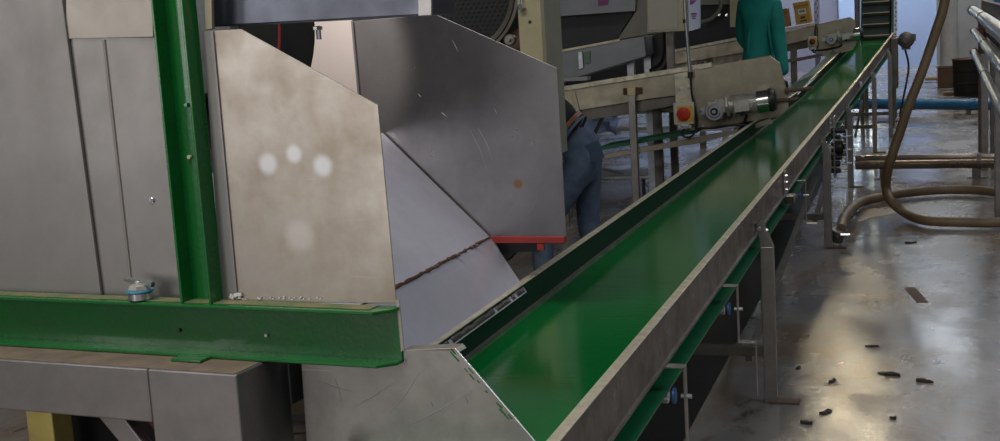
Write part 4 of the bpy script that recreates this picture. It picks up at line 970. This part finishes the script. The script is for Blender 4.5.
T = [(hx-.10, YJ, hz+.115, (.118, .150)), (hx-.24, YJ, hz+.22, (.125, .16)), (hx-.42, YJ, hz+.31, (.125, .18)), (sh.x, YJ, sh.z, (.09, .13)), (sh.x-.07, YJ, sh.z+.01, .055)]
E_ = [(0, 1), (1, 2), (2, 3), (3, 4)]
for s_ in (-1, 1):
    k = len(T); T += [(sh.x+.02, YJ+s_*.18, sh.z-.02, .07), (sh.x-.03, YJ+s_*.21, sh.z-.16, .052), (sh.x-.06, YJ+s_*.20, sh.z-.28, .045)]; E_ += [(3, k), (k, k+1), (k+1, k+2)]
skin('shirt', 'shirt', T, E_, pj, 2)
F_ = []
for s_ in (-1, 1):
    a_ = V((sh.x-.06, YJ+s_*.20, sh.z-.27)); w_ = a_+V((-.12, 0, -.20))
    skin('forearm', 'skin', [(*a_, .042), (*(a_.lerp(w_, .4)), .040), (*w_, .026)], [(0, 1), (1, 2)], pj, 2)
    hand(pj, w_, (-.4, 0, -.9), (.9, 0, -.3))
skin('neck', 'skin', [(sh.x-.04, YJ, sh.z+.01, .052), (sh.x-.15, YJ, sh.z+.01, .05)], [(0, 1)], pj, 2)
head(V((sh.x-.22, YJ, sh.z-.01)), (-.55, 0, -.83), (-.83, 0, .45), pj)
for s_ in (-1, 1):
    f_ = 0 if s_ > 0 else .29
    skin('shoe', 'black', [(hx+.02-f_, YJ+s_*.12, .05, .05), (hx-.08-f_, YJ+s_*.125, .045, .048), (hx-.18-f_, YJ+s_*.13, .038, .036)], [(0, 1), (1, 2)], pj, 2)

# worker in the teal coat leaning over the belt edge
YG = 11.4
gc = U(762, 60, Y=YG); gx = gc.x
base_z = .22
pd = tag(MB().b2((gx-.75, YG-.3, .0), (gx+.12, YG+.45, base_z-.02)).build('duckboard', 'dullsteel', None, .01), 'low steel step under the person in the teal coat', 'step')
pg = thing('person', 'person in a long teal coat standing with one arm reaching down to the green belt', 'person', (gx-.12, YG, base_z-.02))
sz = U(760, -6, Y=YG).z
hipz = base_z+.88
cxg = gx-.01
C_ = [(cxg-.03, YG, hipz+.08, (.215, .16)), (cxg-.02, YG, hipz+.28, (.19, .145)), (cxg, YG, sz-.28, (.18, .145)), (cxg+.01, YG, sz-.12, (.16, .135)), (cxg+.02, YG, sz-.01, (.10, .09)), (cxg+.02, YG, sz+.05, .06),
      (cxg-.04, YG, hipz-.14, (.22, .17)), (cxg-.04, YG, hipz-.36, (.22, .17))]
E_ = [(0, 1), (1, 2), (2, 3), (3, 4), (4, 5), (0, 6), (6, 7)]
k = len(C_); ez = U(783, 40, Y=YG-.12); wz = U(788, 76, Y=YG-.25); sx = U(777, 2, Y=YG-.08)
C_ += [(sx.x-.02, sx.y, sx.z-.03, .075), (ez.x-.035, ez.y, ez.z, .066), (wz.x-.035, wz.y, wz.z, .05), (cxg-.15, YG+.1, sz-.08, .07), (cxg-.20, YG+.2, sz-.38, .055), (cxg-.02, YG+.3, sz-.60, .048)]
E_ += [(3, k), (k, k+1), (k+1, k+2), (3, k+3), (k+3, k+4), (k+4, k+5)]
skin('coat', 'coat', C_, E_, pg, 2)
hand(pg, V((wz.x-.03, wz.y, wz.z-.03)), (.15, -.1, -1), (1, -.3, 0), 'glove', 'gloved_hand')
hand(pg, V((cxg+.02, YG+.31, sz-.62)), (.5, .3, -.7), (.5, 0, .7), 'glove', 'gloved_hand')
# coat folds
fm = MB()
for (x0_, y0_, x1_, y1_) in ((762, 6, 760, 52), (768, 12, 772, 50), (752, 20, 748, 54)):
    fm.tube([U(x0_, y0_, Y=YG-.135), U((x0_+x1_)/2-1, (y0_+y1_)/2, Y=YG-.15), U(x1_, y1_, Y=YG-.15)], [.006, .014, .008], 8)
fm.build('coat_fold', 'coat', pg)
for s_ in (-1, 1):
    skin('trouser_leg', 'shirt', [(cxg-.04+s_*.09, YG, hipz-.20, .08), (cxg-.04+s_*.1, YG+.01, hipz-.46, .06), (cxg-.05+s_*.1, YG, base_z+.08, .05)], [(0, 1), (1, 2)], pg, 1)
    skin('boot', 'black', [(cxg-.05+s_*.1, YG+.05, base_z+.04, .05), (cxg-.05+s_*.1, YG-.05, base_z+.035, .05), (cxg-.05+s_*.1, YG-.14, base_z+.03, .04)], [(0, 1), (1, 2)], pg, 1)
skin('neck', 'skin', [(cxg+.02, YG, sz+.02, .055), (cxg+.03, YG, sz+.12, .052)], [(0, 1)], pg, 1)
head(V((cxg+.04, YG-.02, sz+.22)), (.6, -.7, -.35), (.15, -.2, 1), pg)

# ------------------------------------------------------------------ lamps and daylight
def lamp(name, loc, size, power, col, rot=(0, 0, 0), label=None):
    l = bpy.data.lights.new(name, 'AREA'); l.shape = 'RECTANGLE'; l.size = size[0]; l.size_y = size[1]; l.energy = power; l.color = col
    o = bpy.data.objects.new(name, l); COL.objects.link(o); o.location = loc; o.rotation_euler = rot; return o
# warm high-bay lamp mirrored in the wet floor
g0 = U(851, 436, Z=0); dv = (g0-CAMP).normalized(); rv = V((dv.x, dv.y, -dv.z)); LZ = 5.7; hp = g0+rv*(LZ/rv.z)
hb = thing('high_bay_lamp', 'warm high bay lamp hanging from the ceiling over the far aisle', 'lamp', hp)
MB().box(hp+V((0, 0, .0)), (.42, .8, .02)).build('lamp_panel', 'lamp', hb)
MB().box(hp+V((0, 0, .07)), (.5, .9, .1)).build('lamp_housing', 'dullsteel', hb, .01)
MB().b2(hp+V((-.02, -.02, .12)), V((hp.x+.02, hp.y+.02, CEIL))).build('hanger_rod', 'dullsteel', hb)
lamp('daylight_far', (-2, 36.6, 6.0), (13, 2.5), 1300, (.82, .9, 1), (math.radians(42), 0, 0))
lamp('daylight_far_right', (5.8, 37.5, 3.6), (4, 4), 30, (.86, .92, 1), (0, math.pi/2, 0))
lamp('skylight_mid', (1.5, 16, 6.1), (2.5, 12), 230, (.9, .94, 1))
lamp('chute_fill', (3.6, 4.5, 5.9), (1.6, 4), 170, (.86, .9, 1))  # unseen area light added to brighten the chute
lamp('plate_fill_left', (-5.7, -1.5, 2.1), (1.1, 1.5), 30, (1, .95, .92), (math.radians(90), 0, math.radians(-37)))  # added light panel, meant as a highlight on the side plates
lamp('skylight_far', (1.2, 30, 6.1), (3, 4), 260, (.85, .92, 1))
lamp('plate_fill', (-3.7, -2.6, 1.9), (1.3, 2.6), 55, (1, .95, .9), (math.radians(88), 0, math.radians(-24)))  # unseen light added for the steel plates to mirror
lamp('skylight_near', (-1.8, 0.5, 5.6), (4, 2.0), 275, (1, .95, .88))
sl_ = bpy.data.lights.new('plate_fill_spot', 'SPOT'); sl_.energy = 55; sl_.color = (1, .9, .84); sl_.spot_size = math.radians(38); sl_.spot_blend = .5; sl_.shadow_soft_size = .04  # hidden spot added to brighten the far side plate
so = bpy.data.objects.new('plate_fill_spot', sl_); COL.objects.link(so); lp_ = ML(-.80, .75, 2.15); so.location = lp_
so.rotation_euler = (MP(348, 55, FARD)-lp_).to_track_quat('-Z', 'Y').to_euler()
w = bpy.data.worlds.new('world'); S.world = w; w.use_nodes = True
bg = w.node_tree.nodes['Background']; bg.inputs[0].default_value = (.80, .86, 1, 1); bg.inputs[1].default_value = .4
S.view_settings.view_transform = 'Standard'; S.view_settings.look = 'None'; S.view_settings.exposure = -.25; S.view_settings.gamma = 1
S.view_settings.use_curve_mapping = False
